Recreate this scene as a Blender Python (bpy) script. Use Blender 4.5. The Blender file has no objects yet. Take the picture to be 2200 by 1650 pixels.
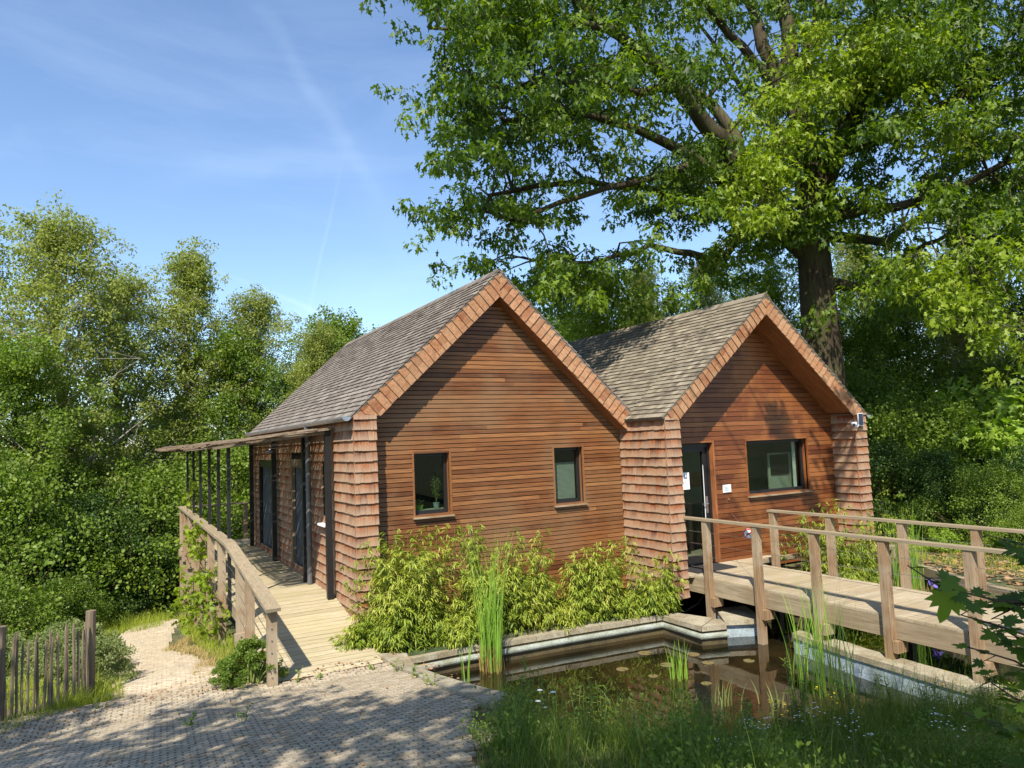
import bpy, math, random
import numpy as np
from mathutils import Matrix, Vector
R=random.Random(7); NR=np.random.default_rng(7)
S=bpy.context.scene; COL=S.collection
# ---------------------------------------------------------------- camera
CX,CY,CZ=-3.041,-10.416,2.314
YAW,PITCH,ROLL,F=0.5,0.0785,0.0392,1560.9
cR=Vector((math.cos(YAW),-math.sin(YAW),0)); cFh=Vector((math.sin(YAW),math.cos(YAW),0)); Zv=Vector((0,0,1))
cF=cFh*math.cos(PITCH)+Zv*math.sin(PITCH); cU=-cFh*math.sin(PITCH)+Zv*math.cos(PITCH)
Ri=cR*math.cos(ROLL)-cU*math.sin(ROLL); Ui=cR*math.sin(ROLL)+cU*math.cos(ROLL)
cam=bpy.data.cameras.new('camera'); co=bpy.data.objects.new('camera',cam); COL.objects.link(co); S.camera=co
m=Matrix.Identity(4)
for i in range(3):
    m[i][0]=Ri[i]; m[i][1]=Ui[i]; m[i][2]=-cF[i]; m[i][3]=(CX,CY,CZ)[i]
co.matrix_world=m
cam.sensor_width=36; cam.lens=F/2200*36; cam.clip_end=3000; cam.clip_start=.05
def W(u,v,dep):
    "a point seen at (u,v) of the photograph, dep metres in front of the camera"
    p=Vector((CX,CY,CZ))+(cF+Ri*((u-1100)/F)-Ui*((v-825)/F))*dep
    return p
# ---------------------------------------------------------------- sky and sun
SUN=Vector((-.84,-1.0,1.55)).normalized()
sun=bpy.data.lights.new('sun','SUN'); sun.energy=5.0; sun.angle=math.radians(.53); sun.color=(1,.92,.80)
so=bpy.data.objects.new('sun',sun); COL.objects.link(so); so.rotation_euler=SUN.to_track_quat('Z','Y').to_euler(); so.location=(-20,-24,40)
wd=bpy.data.worlds.new('World'); S.world=wd; wd.use_nodes=True
nt=wd.node_tree; nt.nodes.clear(); N=nt.nodes.new; L=nt.links.new
sky=N('ShaderNodeTexSky'); sky.sky_type='NISHITA'; sky.sun_disc=False
sky.sun_elevation=math.asin(SUN.z); sky.sun_rotation=math.atan2(SUN.x,SUN.y); sky.air_density=1.0; sky.dust_density=.6; sky.ozone_density=4.0
bg=N('ShaderNodeBackground'); bg.inputs[1].default_value=.108
out=N('ShaderNodeOutputWorld')
tc=N('ShaderNodeTexCoord'); mp=N('ShaderNodeMapping'); mp.inputs['Scale'].default_value=(1.6,2.8,7.0); mp.inputs['Rotation'].default_value=(.2,.5,.9)
nz=N('ShaderNodeTexNoise'); nz.inputs['Scale'].default_value=1.5; nz.inputs['Detail'].default_value=9; nz.inputs['Roughness'].default_value=.62; nz.inputs['Distortion'].default_value=.6
rp=N('ShaderNodeValToRGB'); rp.color_ramp.elements[0].position=.46; rp.color_ramp.elements[0].color=(0,0,0,1); rp.color_ramp.elements[1].position=.82; rp.color_ramp.elements[1].color=(.16,.16,.16,1)
mx=N('ShaderNodeMixRGB'); mx.inputs[2].default_value=(5.2,6.4,7.8,1)
L(tc.outputs['Generated'],mp.inputs[0]); L(mp.outputs[0],nz.inputs[0]); L(nz.outputs[0],rp.inputs[0])
# contrails: thin bands round great circles through the sky
def contrail(p0,p1,width,strength,prev):
    a=(W(*p0,1)-Vector((CX,CY,CZ))).normalized(); b=(W(*p1,1)-Vector((CX,CY,CZ))).normalized()
    n=a.cross(b).normalized(); mid=(a+b).normalized(); half=math.cos(a.angle(b)/2)
    d=N('ShaderNodeVectorMath'); d.operation='DOT_PRODUCT'; d.inputs[1].default_value=n
    L(tc.outputs['Generated'],d.inputs[0])
    wn=N('ShaderNodeTexNoise'); wn.inputs['Scale'].default_value=14; wn.inputs['Detail'].default_value=6; L(tc.outputs['Generated'],wn.inputs[0])
    w1=N('ShaderNodeMath'); w1.operation='MULTIPLY_ADD'; w1.inputs[1].default_value=width*1.6; w1.inputs[2].default_value=-width*.8; L(wn.outputs[0],w1.inputs[0])
    ad=N('ShaderNodeMath'); ad.operation='ADD'; L(d.outputs['Value'],ad.inputs[0]); L(w1.outputs[0],ad.inputs[1])
    ab=N('ShaderNodeMath'); ab.operation='ABSOLUTE'; L(ad.outputs[0],ab.inputs[0])
    mr=N('ShaderNodeMapRange'); mr.interpolation_type='SMOOTHSTEP'; mr.inputs[1].default_value=0; mr.inputs[2].default_value=width; mr.inputs[3].default_value=strength; mr.inputs[4].default_value=0; L(ab.outputs[0],mr.inputs[0])
    e=N('ShaderNodeVectorMath'); e.operation='DOT_PRODUCT'; e.inputs[1].default_value=mid; L(tc.outputs['Generated'],e.inputs[0])
    m2=N('ShaderNodeMapRange'); m2.interpolation_type='SMOOTHSTEP'; m2.inputs[1].default_value=half-.012; m2.inputs[2].default_value=half+.02; L(e.outputs['Value'],m2.inputs[0])
    mu=N('ShaderNodeMath'); mu.operation='MULTIPLY'; L(mr.outputs[0],mu.inputs[0]); L(m2.outputs[0],mu.inputs[1])
    s=N('ShaderNodeMath'); s.operation='ADD'; s.use_clamp=True; L(prev,s.inputs[0]); L(mu.outputs[0],s.inputs[1])
    return s.outputs[0]
bw=N('ShaderNodeRGBToBW'); L(rp.outputs[0],bw.inputs[0]); fac=bw.outputs[0]
for a,b,w,s in (((560,20),(800,400),.016,.09),((700,250),(900,560),.05,.07),((715,440),(660,690),.004,.18),((610,640),(760,700),.006,.4),((430,370),(700,330),.03,.16)): fac=contrail(a,b,w,s,fac)
hs_=N('ShaderNodeHueSaturation'); hs_.inputs['Saturation'].default_value=1.0; hs_.inputs['Value'].default_value=1.22; L(sky.outputs[0],hs_.inputs['Color']); L(fac,mx.inputs[0]); L(hs_.outputs[0],mx.inputs[1]); L(mx.outputs[0],bg.inputs[0]); L(bg.outputs[0],out.inputs[0])
S.view_settings.view_transform='Standard'; S.view_settings.look='None'; S.view_settings.exposure=.82; S.view_settings.gamma=1
S.render.engine='CYCLES'; S.cycles.max_bounces=8; S.cycles.transparent_max_bounces=12; S.cycles.transmission_bounces=4; S.cycles.diffuse_bounces=2; S.cycles.glossy_bounces=3
# ---------------------------------------------------------------- materials
def mat(name):
    m=bpy.data.materials.new(name); m.use_nodes=True; nt=m.node_tree
    b=nt.nodes['Principled BSDF']; return m,nt,b
def ramp(nt,cols,pos=None):
    r=nt.nodes.new('ShaderNodeValToRGB'); e=r.color_ramp.elements
    while len(e)<len(cols): e.new(.5)
    for i,c in enumerate(cols):
        e[i].position=pos[i] if pos else i/(len(cols)-1); e[i].color=(*c,1)
    return r
def noise(nt,scale=5,mapscale=(1,1,1),detail=5,rough=.6,coord='Object',rot=(0,0,0)):
    t=nt.nodes.new('ShaderNodeTexCoord'); mp=nt.nodes.new('ShaderNodeMapping'); mp.inputs['Scale'].default_value=mapscale; mp.inputs['Rotation'].default_value=rot
    n=nt.nodes.new('ShaderNodeTexNoise'); n.inputs['Scale'].default_value=scale; n.inputs['Detail'].default_value=detail; n.inputs['Roughness'].default_value=rough
    nt.links.new(t.outputs[coord],mp.inputs[0]); nt.links.new(mp.outputs[0],n.inputs[0]); return n
def mixc(nt,f,a,b,mode='MIX'):
    x=nt.nodes.new('ShaderNodeMixRGB'); x.blend_type=mode
    for s,v in ((0,f),(1,a),(2,b)):
        if isinstance(v,(int,float)): x.inputs[s].default_value=v
        elif isinstance(v,tuple): x.inputs[s].default_value=(*v,1)
        else: nt.links.new(v,x.inputs[s])
    return x.outputs[0]
def wood(name,cols,grey=None,greyamt=.5,grain=(1,30,30),rough=.7,patch=1.3,bump=.25,spec=.3,lo=.35,hi=.65,streak=.5):
    m,nt,b=mat(name)
    g=nt.nodes.new('ShaderNodeNewGeometry')
    r=ramp(nt,cols); nt.links.new(g.outputs['Random Per Island'],r.inputs[0])
    n=noise(nt,2.2,grain,6,.65)
    dk=ramp(nt,[(1-streak,)*3,(1.12,)*3],[.3,.68]); nt.links.new(n.outputs[0],dk.inputs[0])
    c=mixc(nt,1.0,r.outputs[0],dk.outputs[0],'MULTIPLY')
    if grey:
        p=noise(nt,patch,(1,1,1),4,.6); pr=ramp(nt,[(0,0,0),(greyamt,)*3],[lo,hi]); nt.links.new(p.outputs[0],pr.inputs[0])
        c=mixc(nt,pr.outputs[0],c,grey)
    nt.links.new(c,b.inputs['Base Color']); b.inputs['Roughness'].default_value=rough
    b.inputs['Specular IOR Level'].default_value=spec
    if bump:
        bp=nt.nodes.new('ShaderNodeBump'); bp.inputs['Strength'].default_value=bump; bp.inputs['Distance'].default_value=.01
        nt.links.new(n.outputs[0],bp.inputs['Height']); nt.links.new(bp.outputs[0],b.inputs['Normal'])
    return m
def plain(name,c,rough=.6,metal=0,spec=.4,var=.15,scale=8):
    m,nt,b=mat(name); n=noise(nt,scale); r=ramp(nt,[tuple(x*(1-var) for x in c),tuple(min(1,x*(1+var)) for x in c)],[.3,.7]); nt.links.new(n.outputs[0],r.inputs[0])
    nt.links.new(r.outputs[0],b.inputs['Base Color']); b.inputs['Roughness'].default_value=rough; b.inputs['Metallic'].default_value=metal; b.inputs['Specular IOR Level'].default_value=spec; return m
def leafmat(name,cols,trans=.35,rough=.45,tc=None,spec=.16,clump=.5):
    rough=max(rough,.52)
    m=bpy.data.materials.new(name); m.use_nodes=True; nt=m.node_tree; b=nt.nodes['Principled BSDF']
    g=nt.nodes.new('ShaderNodeNewGeometry'); r=ramp(nt,cols); 
    n=noise(nt,clump,(1,1,1),3,.6)
    mm=nt.nodes.new('ShaderNodeMath'); mm.operation='MULTIPLY_ADD'; mm.inputs[1].default_value=1.4; mm.inputs[2].default_value=-.42; nt.links.new(n.outputs[0],mm.inputs[0])
    m3=nt.nodes.new('ShaderNodeMath'); m3.operation='MULTIPLY_ADD'; m3.inputs[1].default_value=.5; nt.links.new(g.outputs['Random Per Island'],m3.inputs[0]); nt.links.new(mm.outputs[0],m3.inputs[2])
    nt.links.new(m3.outputs[0],r.inputs[0])
    nt.links.new(r.outputs[0],b.inputs['Base Color']); b.inputs['Roughness'].default_value=rough; b.inputs['Specular IOR Level'].default_value=spec
    t=nt.nodes.new('ShaderNodeBsdfTranslucent'); tcol=mixc(nt,1.0,r.outputs[0],tc or (1.5,1.7,.6),'MULTIPLY'); nt.links.new(tcol,t.inputs[0])
    mx=nt.nodes.new('ShaderNodeMixShader'); mx.inputs[0].default_value=trans
    nt.links.new(b.outputs[0],mx.inputs[1]); nt.links.new(t.outputs[0],mx.inputs[2]); nt.links.new(mx.outputs[0],nt.nodes['Material Output'].inputs[0]); return m
M={}
M['board']=wood('cedar_board',[(.12,.042,.013),(.19,.070,.021),(.25,.098,.030),(.33,.145,.05),(.16,.055,.017)],(.21,.12,.058),.7,(1.2,12,40),.5,.9,.3,.4,.45,.66,.65)
M['board_red']=wood('red_cedar_board',[(.10,.027,.008),(.16,.046,.013),(.22,.07,.02),(.28,.105,.034)],(.34,.13,.035),.6,(1.2,12,40),.42,1.1,.3,.5,.50,.68,.55)
M['shingle']=wood('wall_shingle',[(.21,.055,.015),(.33,.105,.032),(.36,.155,.068),(.24,.07,.019),(.42,.225,.125),(.13,.035,.011),(.28,.135,.075)],(.33,.215,.125),.5,(34,34,1.3),.7,2.6,.3,.3,.45,.62,.6)
def weather(m,expo,base):
    nt=m.node_tree; b=nt.nodes['Principled BSDF']; src=b.inputs['Base Color'].links[0].from_socket
    g=nt.nodes.new('ShaderNodeTexCoord'); sx=nt.nodes.new('ShaderNodeSeparateXYZ'); nt.links.new(g.outputs['Object'],sx.inputs[0])
    a=nt.nodes.new('ShaderNodeMath'); a.operation='ADD'; a.inputs[1].default_value=base; nt.links.new(sx.outputs[2],a.inputs[0])
    d=nt.nodes.new('ShaderNodeMath'); d.operation='DIVIDE'; d.inputs[1].default_value=expo; nt.links.new(a.outputs[0],d.inputs[0])
    n=noise(nt,7,(3,3,.5),4,.7); w=nt.nodes.new('ShaderNodeMath'); w.operation='FRACT'; nt.links.new(d.outputs[0],w.inputs[0])
    q=nt.nodes.new('ShaderNodeMath'); q.operation='ADD'; nt.links.new(w.outputs[0],q.inputs[0]); nt.links.new(n.outputs[0],q.inputs[1])
    r=ramp(nt,[(.72,)*3,(.35,)*3,(0,0,0)],[.42,.70,.95]); q2=nt.nodes.new('ShaderNodeMath'); q2.operation='MULTIPLY'; q2.inputs[1].default_value=.75; nt.links.new(q.outputs[0],q2.inputs[0]); nt.links.new(q2.outputs[0],r.inputs[0])
    nt.links.new(mixc(nt,r.outputs[0],src,(.34,.25,.175)),b.inputs['Base Color'])
weather(M['shingle'],.154,.36)
M['fascia']=wood('fascia_shingle',[(.31,.125,.052),(.42,.215,.11),(.35,.16,.072),(.23,.078,.030)],(.37,.245,.14),.5,(9,20,9),.7,2.6,.3,.3)
M['roof']=wood('roof_shingle_grey',[(.10,.085,.075),(.21,.18,.155),(.29,.255,.22),(.15,.125,.105),(.36,.32,.275)],(.14,.12,.095),.4,(2,30,2),.85,.8,.4,.2)
M['roofb']=wood('roof_shingle_mossy',[(.12,.10,.076),(.21,.18,.135),(.29,.25,.19),(.16,.135,.10),(.36,.315,.24)],(.18,.155,.11),.45,(2,30,2),.85,.8,.4,.2)
M['soffit']=wood('soffit_board',[(.24,.085,.03),(.33,.13,.05)],None,0,(1.5,12,1.5),.6)
M['deck']=wood('deck_board',[(.33,.275,.19),(.42,.355,.25),(.49,.42,.31),(.37,.31,.22)],(.30,.23,.13),.6,(1.5,40,40),.8,1.5,.3,.2)
M['ramp']=wood('ramp_board',[(.36,.30,.19),(.46,.39,.26),(.52,.45,.31),(.40,.34,.22)],(.34,.29,.15),.6,(1.5,40,40),.8,1.5,.3,.2)
M['post']=wood('post_wood',[(.22,.135,.07),(.31,.205,.115),(.26,.165,.09)],(.34,.285,.20),.75,(30,30,1.0),.75,2,.5,.2,.4,.62,.6)
M['rail']=wood('handrail_wood',[(.28,.215,.14),(.36,.29,.20)],(.22,.19,.11),.6,(30,1.0,30),.8,2,.3,.2)
M['beam']=wood('beam_wood',[(.30,.24,.155),(.36,.295,.195)],(.20,.14,.08),.6,(12,1,22),.8,1.6,.3,.2)
M['picket']=wood('picket_wood',[(.12,.085,.055),(.19,.14,.09),(.15,.11,.07)],(.22,.19,.14),.5,(25,25,1.5),.85,2,.4,.2)
M['brush']=wood('brushwood',[(.16,.11,.075),(.30,.23,.16),(.22,.16,.11)],None,0,(4,4,4),.9)
M['black']=plain('black_metal',(.012,.012,.013),.45)
M['zinc']=plain('zinc',(.42,.45,.48),.35,.8)
M['pipe']=plain('dark_zinc',(.12,.125,.13),.5,.3)
M['dark']=plain('dark_void',(.015,.013,.012),.95,spec=.1)  # near-black for backings and print; on rooms and underfloor it paints in shade
M['frame']=plain('window_frame_black',(.014,.014,.015),.4)
M['white']=plain('white_paint',(.75,.76,.76),.5,var=.05)
M['steel']=plain('steel',(.5,.5,.5),.3,.9)
M['curtain']=plain('dark_mesh_curtain',(.055,.065,.075),.75,var=.3,scale=5)
M['greypanel']=plain('grey_cupboard',(.34,.37,.31),.6,var=.05)
M['blind']=plain('grey_blind',(.42,.45,.45),.6,var=.1)
M['floorin']=plain('indoor_floor',(.35,.30,.26),.6,var=.05)
M['mat']=plain('rubber_mat',(.03,.03,.032),.9,var=.3,scale=60)
M['paper']=plain('paper',(.80,.84,.86),.6,var=.02)
M['blue']=plain('dark_blue_ink',(.015,.05,.12),.6)
M['greyink']=plain('pale_ink',(.35,.45,.5),.6)
M['red']=plain('red_paint',(.6,.05,.03),.5)
M['orange']=plain('orange_paper',(.45,.12,.02),.6)
M['lime']=plain('lime_glaze',(.35,.55,.03),.4)
M['potgrey']=plain('grey_glaze',(.22,.30,.33),.4)
M['solar']=plain('solar_cell',(.015,.03,.07),.15)
M['trunk']=wood('bark',[(.07,.052,.036),(.10,.078,.055)],(.085,.10,.035),.6,(9,9,1.3),.95,1.2,1.6,.1,.4,.65,.75)
M['trunkb']=wood('birch_bark',[(.40,.37,.31),(.48,.45,.40)],(.09,.075,.06),.8,(4,4,14),.9,1.6,.5,.1)
M['stem']=plain('green_stem',(.16,.20,.05),.6)
M['reedbase']=leafmat('dry_reed',[(.30,.16,.07),(.42,.30,.13)],.2,.6,(1,1,1))
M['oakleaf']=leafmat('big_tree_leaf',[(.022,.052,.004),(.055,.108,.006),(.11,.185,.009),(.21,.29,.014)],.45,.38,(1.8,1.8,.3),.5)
M['oaklight']=leafmat('light_tree_leaf',[(.12,.18,.012),(.20,.28,.018),(.30,.37,.03)],.45,.4,(1.4,1.5,.5),.4)  # pale leaf; also paints sunlight onto the big tree's nearer spray
M['birchleaf']=leafmat('birch_leaf',[(.15,.185,.038),(.24,.28,.06),(.34,.38,.09)],.46,.5,(1.3,1.4,.5),.4)
M['darkleaf']=leafmat('dark_shrub_leaf',[(.022,.055,.012),(.05,.10,.018),(.10,.165,.028)],.35,.35,None,.4)
M['midleaf']=leafmat('green_shrub_leaf',[(.07,.125,.015),(.13,.20,.024),(.22,.29,.034)],.42,.45,None,.4)
M['brightleaf']=leafmat('bright_shrub_leaf',[(.12,.20,.02),(.20,.30,.03),(.26,.36,.04)],.35,.45,None,.4)
M['nettle']=leafmat('nettle_leaf',[(.11,.15,.04),(.17,.21,.07),(.24,.27,.10)],.3,.6,None,.3,1.5)
M['bamboo']=leafmat('bamboo_leaf',[(.08,.15,.012),(.17,.25,.02),(.31,.36,.04),(.46,.45,.10)],.3,.45,(1.2,1.2,.4),.4,1.6)
M['reed']=leafmat('reed_blade',[(.12,.26,.03),(.20,.36,.04),(.28,.42,.06)],.3,.4,(1.2,1.3,.4),.4)
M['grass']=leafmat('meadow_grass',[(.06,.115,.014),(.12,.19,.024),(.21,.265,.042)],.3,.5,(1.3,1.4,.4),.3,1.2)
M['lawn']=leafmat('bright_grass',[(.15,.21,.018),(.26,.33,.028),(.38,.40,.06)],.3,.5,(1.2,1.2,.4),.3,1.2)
M['drygrass']=leafmat('dry_grass',[(.30,.26,.09),(.42,.34,.13),(.38,.22,.10)],.2,.6,(1,1,1),.2,1.2)
M['litter']=leafmat('fallen_leaf',[(.20,.09,.04),(.30,.17,.08),(.38,.27,.16)],.1,.7,(1,1,1),.2,2)
M['petal']=plain('white_petal',(.8,.8,.78),.6,var=.03)
M['yellow']=plain('yellow_flower',(.7,.5,.02),.6,var=.05)
M['iris']=plain('violet_petal',(.25,.18,.65),.6,var=.1)
M['lily']=leafmat('lily_pad',[(.10,.07,.03),(.16,.12,.05),(.10,.14,.04)],.1,.4,(1,1,1),.5)
def ground_mat():
    m,nt,b=mat('soil_and_moss'); n=noise(nt,.9,detail=8); n2=noise(nt,14,detail=6)
    r=ramp(nt,[(.035,.06,.015),(.09,.10,.035),(.16,.115,.065)],[.35,.5,.68]); nt.links.new(n.outputs[0],r.inputs[0])
    r2=ramp(nt,[(.5,)*3,(1.3,)*3],[.3,.7]); nt.links.new(n2.outputs[0],r2.inputs[0])
    nt.links.new(mixc(nt,1.0,r.outputs[0],r2.outputs[0],'MULTIPLY'),b.inputs['Base Color']); b.inputs['Roughness'].default_value=.95
    bp=nt.nodes.new('ShaderNodeBump'); bp.inputs['Strength'].default_value=.8; bp.inputs['Distance'].default_value=.05; nt.links.new(n2.outputs[0],bp.inputs['Height']); nt.links.new(bp.outputs[0],b.inputs['Normal']); return m
M['ground']=ground_mat()
def paver_mat():
    m,nt,b=mat('grey_paver'); g=nt.nodes.new('ShaderNodeNewGeometry')
    r=ramp(nt,[(.30,.25,.17),(.36,.305,.215),(.42,.36,.265),(.31,.25,.165)]); nt.links.new(g.outputs['Random Per Island'],r.inputs[0])
    n=noise(nt,.8,detail=5); s=ramp(nt,[(0,0,0),(.55,)*3],[.55,.75]); nt.links.new(n.outputs[0],s.inputs[0])
    n3=noise(nt,45,detail=4); r3=ramp(nt,[(.75,)*3,(1.15,)*3],[.3,.7]); nt.links.new(n3.outputs[0],r3.inputs[0])
    c=mixc(nt,s.outputs[0],r.outputs[0],(.46,.42,.35)); c=mixc(nt,1.0,c,r3.outputs[0],'MULTIPLY')
    n4=noise(nt,2.1,detail=7,rough=.7); s4=ramp(nt,[(0,0,0),(.45,)*3],[.6,.75]); nt.links.new(n4.outputs[0],s4.inputs[0])
    c=mixc(nt,s4.outputs[0],c,(.15,.11,.07))
    nt.links.new(c,b.inputs['Base Color']); b.inputs['Roughness'].default_value=.85; return m
M['paver']=paver_mat()
M['sandpaver']=plain('sandy_paver',(.45,.38,.27),.9,var=.25,scale=9)
M['joint']=plain('mossy_joint',(.05,.03,.016),.95,var=.4,scale=6)
M['sand']=plain('sandy_path',(.36,.29,.19),.95,var=.38,scale=13)
def concrete(name,c,stain=(.30,.25,.15)):
    m,nt,b=mat(name); n=noise(nt,3,detail=9,rough=.7); n2=noise(nt,40,detail=5)
    r=ramp(nt,[stain,c],[.38,.6]); nt.links.new(n.outputs[0],r.inputs[0]); r2=ramp(nt,[(.65,)*3,(1.15,)*3],[.3,.7]); nt.links.new(n2.outputs[0],r2.inputs[0])
    nt.links.new(mixc(nt,1.0,r.outputs[0],r2.outputs[0],'MULTIPLY'),b.inputs['Base Color']); b.inputs['Roughness'].default_value=.9
    bp=nt.nodes.new('ShaderNodeBump'); bp.inputs['Strength'].default_value=.6; bp.inputs['Distance'].default_value=.01; nt.links.new(n2.outputs[0],bp.inputs['Height']); nt.links.new(bp.outputs[0],b.inputs['Normal']); return m
M['stone']=concrete('coping_stone',(.37,.335,.245),(.22,.18,.11))
M['liner']=concrete('pale_liner',(.33,.37,.33),(.20,.21,.15))
M['algae']=concrete('wet_algae_wall',(.10,.075,.03),(.05,.04,.018))
M['bluewall']=concrete('blue_grey_render',(.36,.45,.52),(.24,.29,.30))
def water_mat():
    m,nt,b=mat('pond_water'); n=noise(nt,1.1,detail=4); r=ramp(nt,[(.006,.006,.003),(.028,.019,.007)],[.35,.7]); nt.links.new(n.outputs[0],r.inputs[0])
    nt.links.new(r.outputs[0],b.inputs['Base Color']); b.inputs['Roughness'].default_value=.015; b.inputs['IOR'].default_value=1.6; b.inputs['Specular IOR Level'].default_value=.75
    n2=noise(nt,3.0,(1,1,1),3,.5); bp=nt.nodes.new('ShaderNodeBump'); bp.inputs['Strength'].default_value=.07; bp.inputs['Distance'].default_value=.02; nt.links.new(n2.outputs[0],bp.inputs['Height']); nt.links.new(bp.outputs[0],b.inputs['Normal']); return m
M['water']=water_mat()
def glass_mat():
    m=bpy.data.materials.new('window_glass'); m.use_nodes=True; nt=m.node_tree; nt.nodes.clear(); N=nt.nodes.new
    o=N('ShaderNodeOutputMaterial'); t=N('ShaderNodeBsdfTransparent'); t.inputs[0].default_value=(.72,.78,.72,1); g=N('ShaderNodeBsdfGlossy'); g.inputs['Roughness'].default_value=.01; g.inputs[0].default_value=(.8,.85,.85,1)
    lw=N('ShaderNodeLayerWeight'); pw=N('ShaderNodeMath'); pw.operation='POWER'; pw.inputs[1].default_value=4; nt.links.new(lw.outputs['Facing'],pw.inputs[0]); fr=N('ShaderNodeMath'); fr.operation='MULTIPLY_ADD'; fr.inputs[1].default_value=.9; fr.inputs[2].default_value=.04; nt.links.new(pw.outputs[0],fr.inputs[0]); mx=N('ShaderNodeMixShader')
    nt.links.new(fr.outputs[0],mx.inputs[0]); nt.links.new(t.outputs[0],mx.inputs[1]); nt.links.new(g.outputs[0],mx.inputs[2]); nt.links.new(mx.outputs[0],o.inputs[0]); return m
M['glass']=glass_mat()
# ---------------------------------------------------------------- mesh helpers
def V3(a): return Vector(a)
class MB:
    def __init__(s): s.v=[]; s.f=[]
    def add(s,vs,fs):
        o=len(s.v); s.v+= [tuple(p) for p in vs]; s.f+=[tuple(i+o for i in f) for f in fs]; return s
    def box(s,c,d,rot=None):
        c=V3(c); hx,hy,hz=d[0]/2,d[1]/2,d[2]/2; vs=[]
        for x in(-hx,hx):
            for y in(-hy,hy):
                for z in(-hz,hz):
                    p=Vector((x,y,z)); p=rot@p if rot else p; vs.append(c+p)
        return s.add(vs,[(0,1,3,2),(4,6,7,5),(0,4,5,1),(2,3,7,6),(0,2,6,4),(1,5,7,3)])
    def bb(s,x0,x1,y0,y1,z0,z1): return s.box(((x0+x1)/2,(y0+y1)/2,(z0+z1)/2),(x1-x0,y1-y0,z1-z0))
    def bar(s,a,b,w,h,up=(0,0,1)):
        a,b=V3(a),V3(b); d=(b-a); l=d.length; d.normalize(); sx=d.cross(V3(up)).normalized(); u=sx.cross(d)
        rot=Matrix((d,sx,u)).transposed(); return s.box((a+b)/2,(l,w,h),rot)
    def prism(s,poly,n,t0,t1):
        "poly: 3-D points; extruded along n between offsets t0 (back) and t1 (front)"
        n=V3(n); k=len(poly); vs=[V3(p)+n*t0 for p in poly]+[V3(p)+n*t1 for p in poly]
        fs=[tuple(range(k,2*k)),tuple(reversed(range(k)))]+[(i,(i+1)%k,k+(i+1)%k,k+i) for i in range(k)]
        return s.add(vs,fs)
    def tube(s,pts,rad,seg=6,cap=True):
        pts=[V3(p) for p in pts]; n=len(pts); rad=rad if hasattr(rad,'__len__') else [rad]*n; vs=[]; prev=None
        for i,p in enumerate(pts):
            d=(pts[min(i+1,n-1)]-pts[max(i-1,0)]).normalized()
            if prev is None: a=d.orthogonal().normalized()
            else:
                a=prev-d*prev.dot(d); a=a.normalized() if a.length>1e-6 else d.orthogonal().normalized()
            prev=a; b=d.cross(a)
            for k in range(seg): t=2*math.pi*k/seg; vs.append(p+(a*math.cos(t)+b*math.sin(t))*rad[i])
        fs=[(i*seg+k,i*seg+(k+1)%seg,(i+1)*seg+(k+1)%seg,(i+1)*seg+k) for i in range(n-1) for k in range(seg)]
        if cap: fs+=[tuple(reversed(range(seg))),tuple((n-1)*seg+k for k in range(seg))]
        return s.add(vs,fs)
    def build(s,name,m,parent=None,smooth=False):
        me=bpy.data.meshes.new(name); me.from_pydata(s.v,[],s.f); me.validate(); me.update()
        if smooth: me.shade_smooth()
        return obj(name,me,m,parent)
def obj(name,me,m,parent=None):
    o=bpy.data.objects.new(name,me); COL.objects.link(o)
    if m: me.materials.append(M[m] if isinstance(m,str) else m)
    if parent is not None:
        o.parent=parent; w=Matrix.Translation(parent.location)
        if parent.parent is not None: w=Matrix.Translation(parent.parent.location) if parent.type!='EMPTY' else w
        if parent.type=='MESH': w=Matrix.Identity(4)
        o.matrix_parent_inverse=w.inverted()
    return o
def tag(o,label=None,cat=None,group=None,kind=None):
    for k,v in(('label',label),('category',cat),('group',group),('kind',kind)):
        if v: o[k]=v
    return o
def thing(name,loc,label,cat,group=None):
    o=bpy.data.objects.new(name,None); COL.objects.link(o); o.location=loc; o.empty_display_size=.2; return tag(o,label,cat,group)
def copy_tree(o,parent=None):
    c=o.copy(); COL.objects.link(c)
    if parent is not None: c.parent=parent
    for ch in [x for x in KIDS.get(o.name,[])]: copy_tree(ch,c)
    return c
KIDS={}
def npmesh(name,Vt,Fc,k):
    "Vt (n,3), Fc flat loops with k verts per face"
    me=bpy.data.meshes.new(name); nv=len(Vt); nf=len(Fc)//k
    me.vertices.add(nv); me.vertices.foreach_set('co',np.ascontiguousarray(Vt,dtype=np.float32).ravel())
    me.loops.add(nf*k); me.loops.foreach_set('vertex_index',np.ascontiguousarray(Fc,dtype=np.int32))
    me.polygons.add(nf); me.polygons.foreach_set('loop_start',np.arange(0,nf*k,k,dtype=np.int32)); me.polygons.foreach_set('loop_total',np.full(nf,k,dtype=np.int32))
    me.update(calc_edges=True); return me
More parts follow.
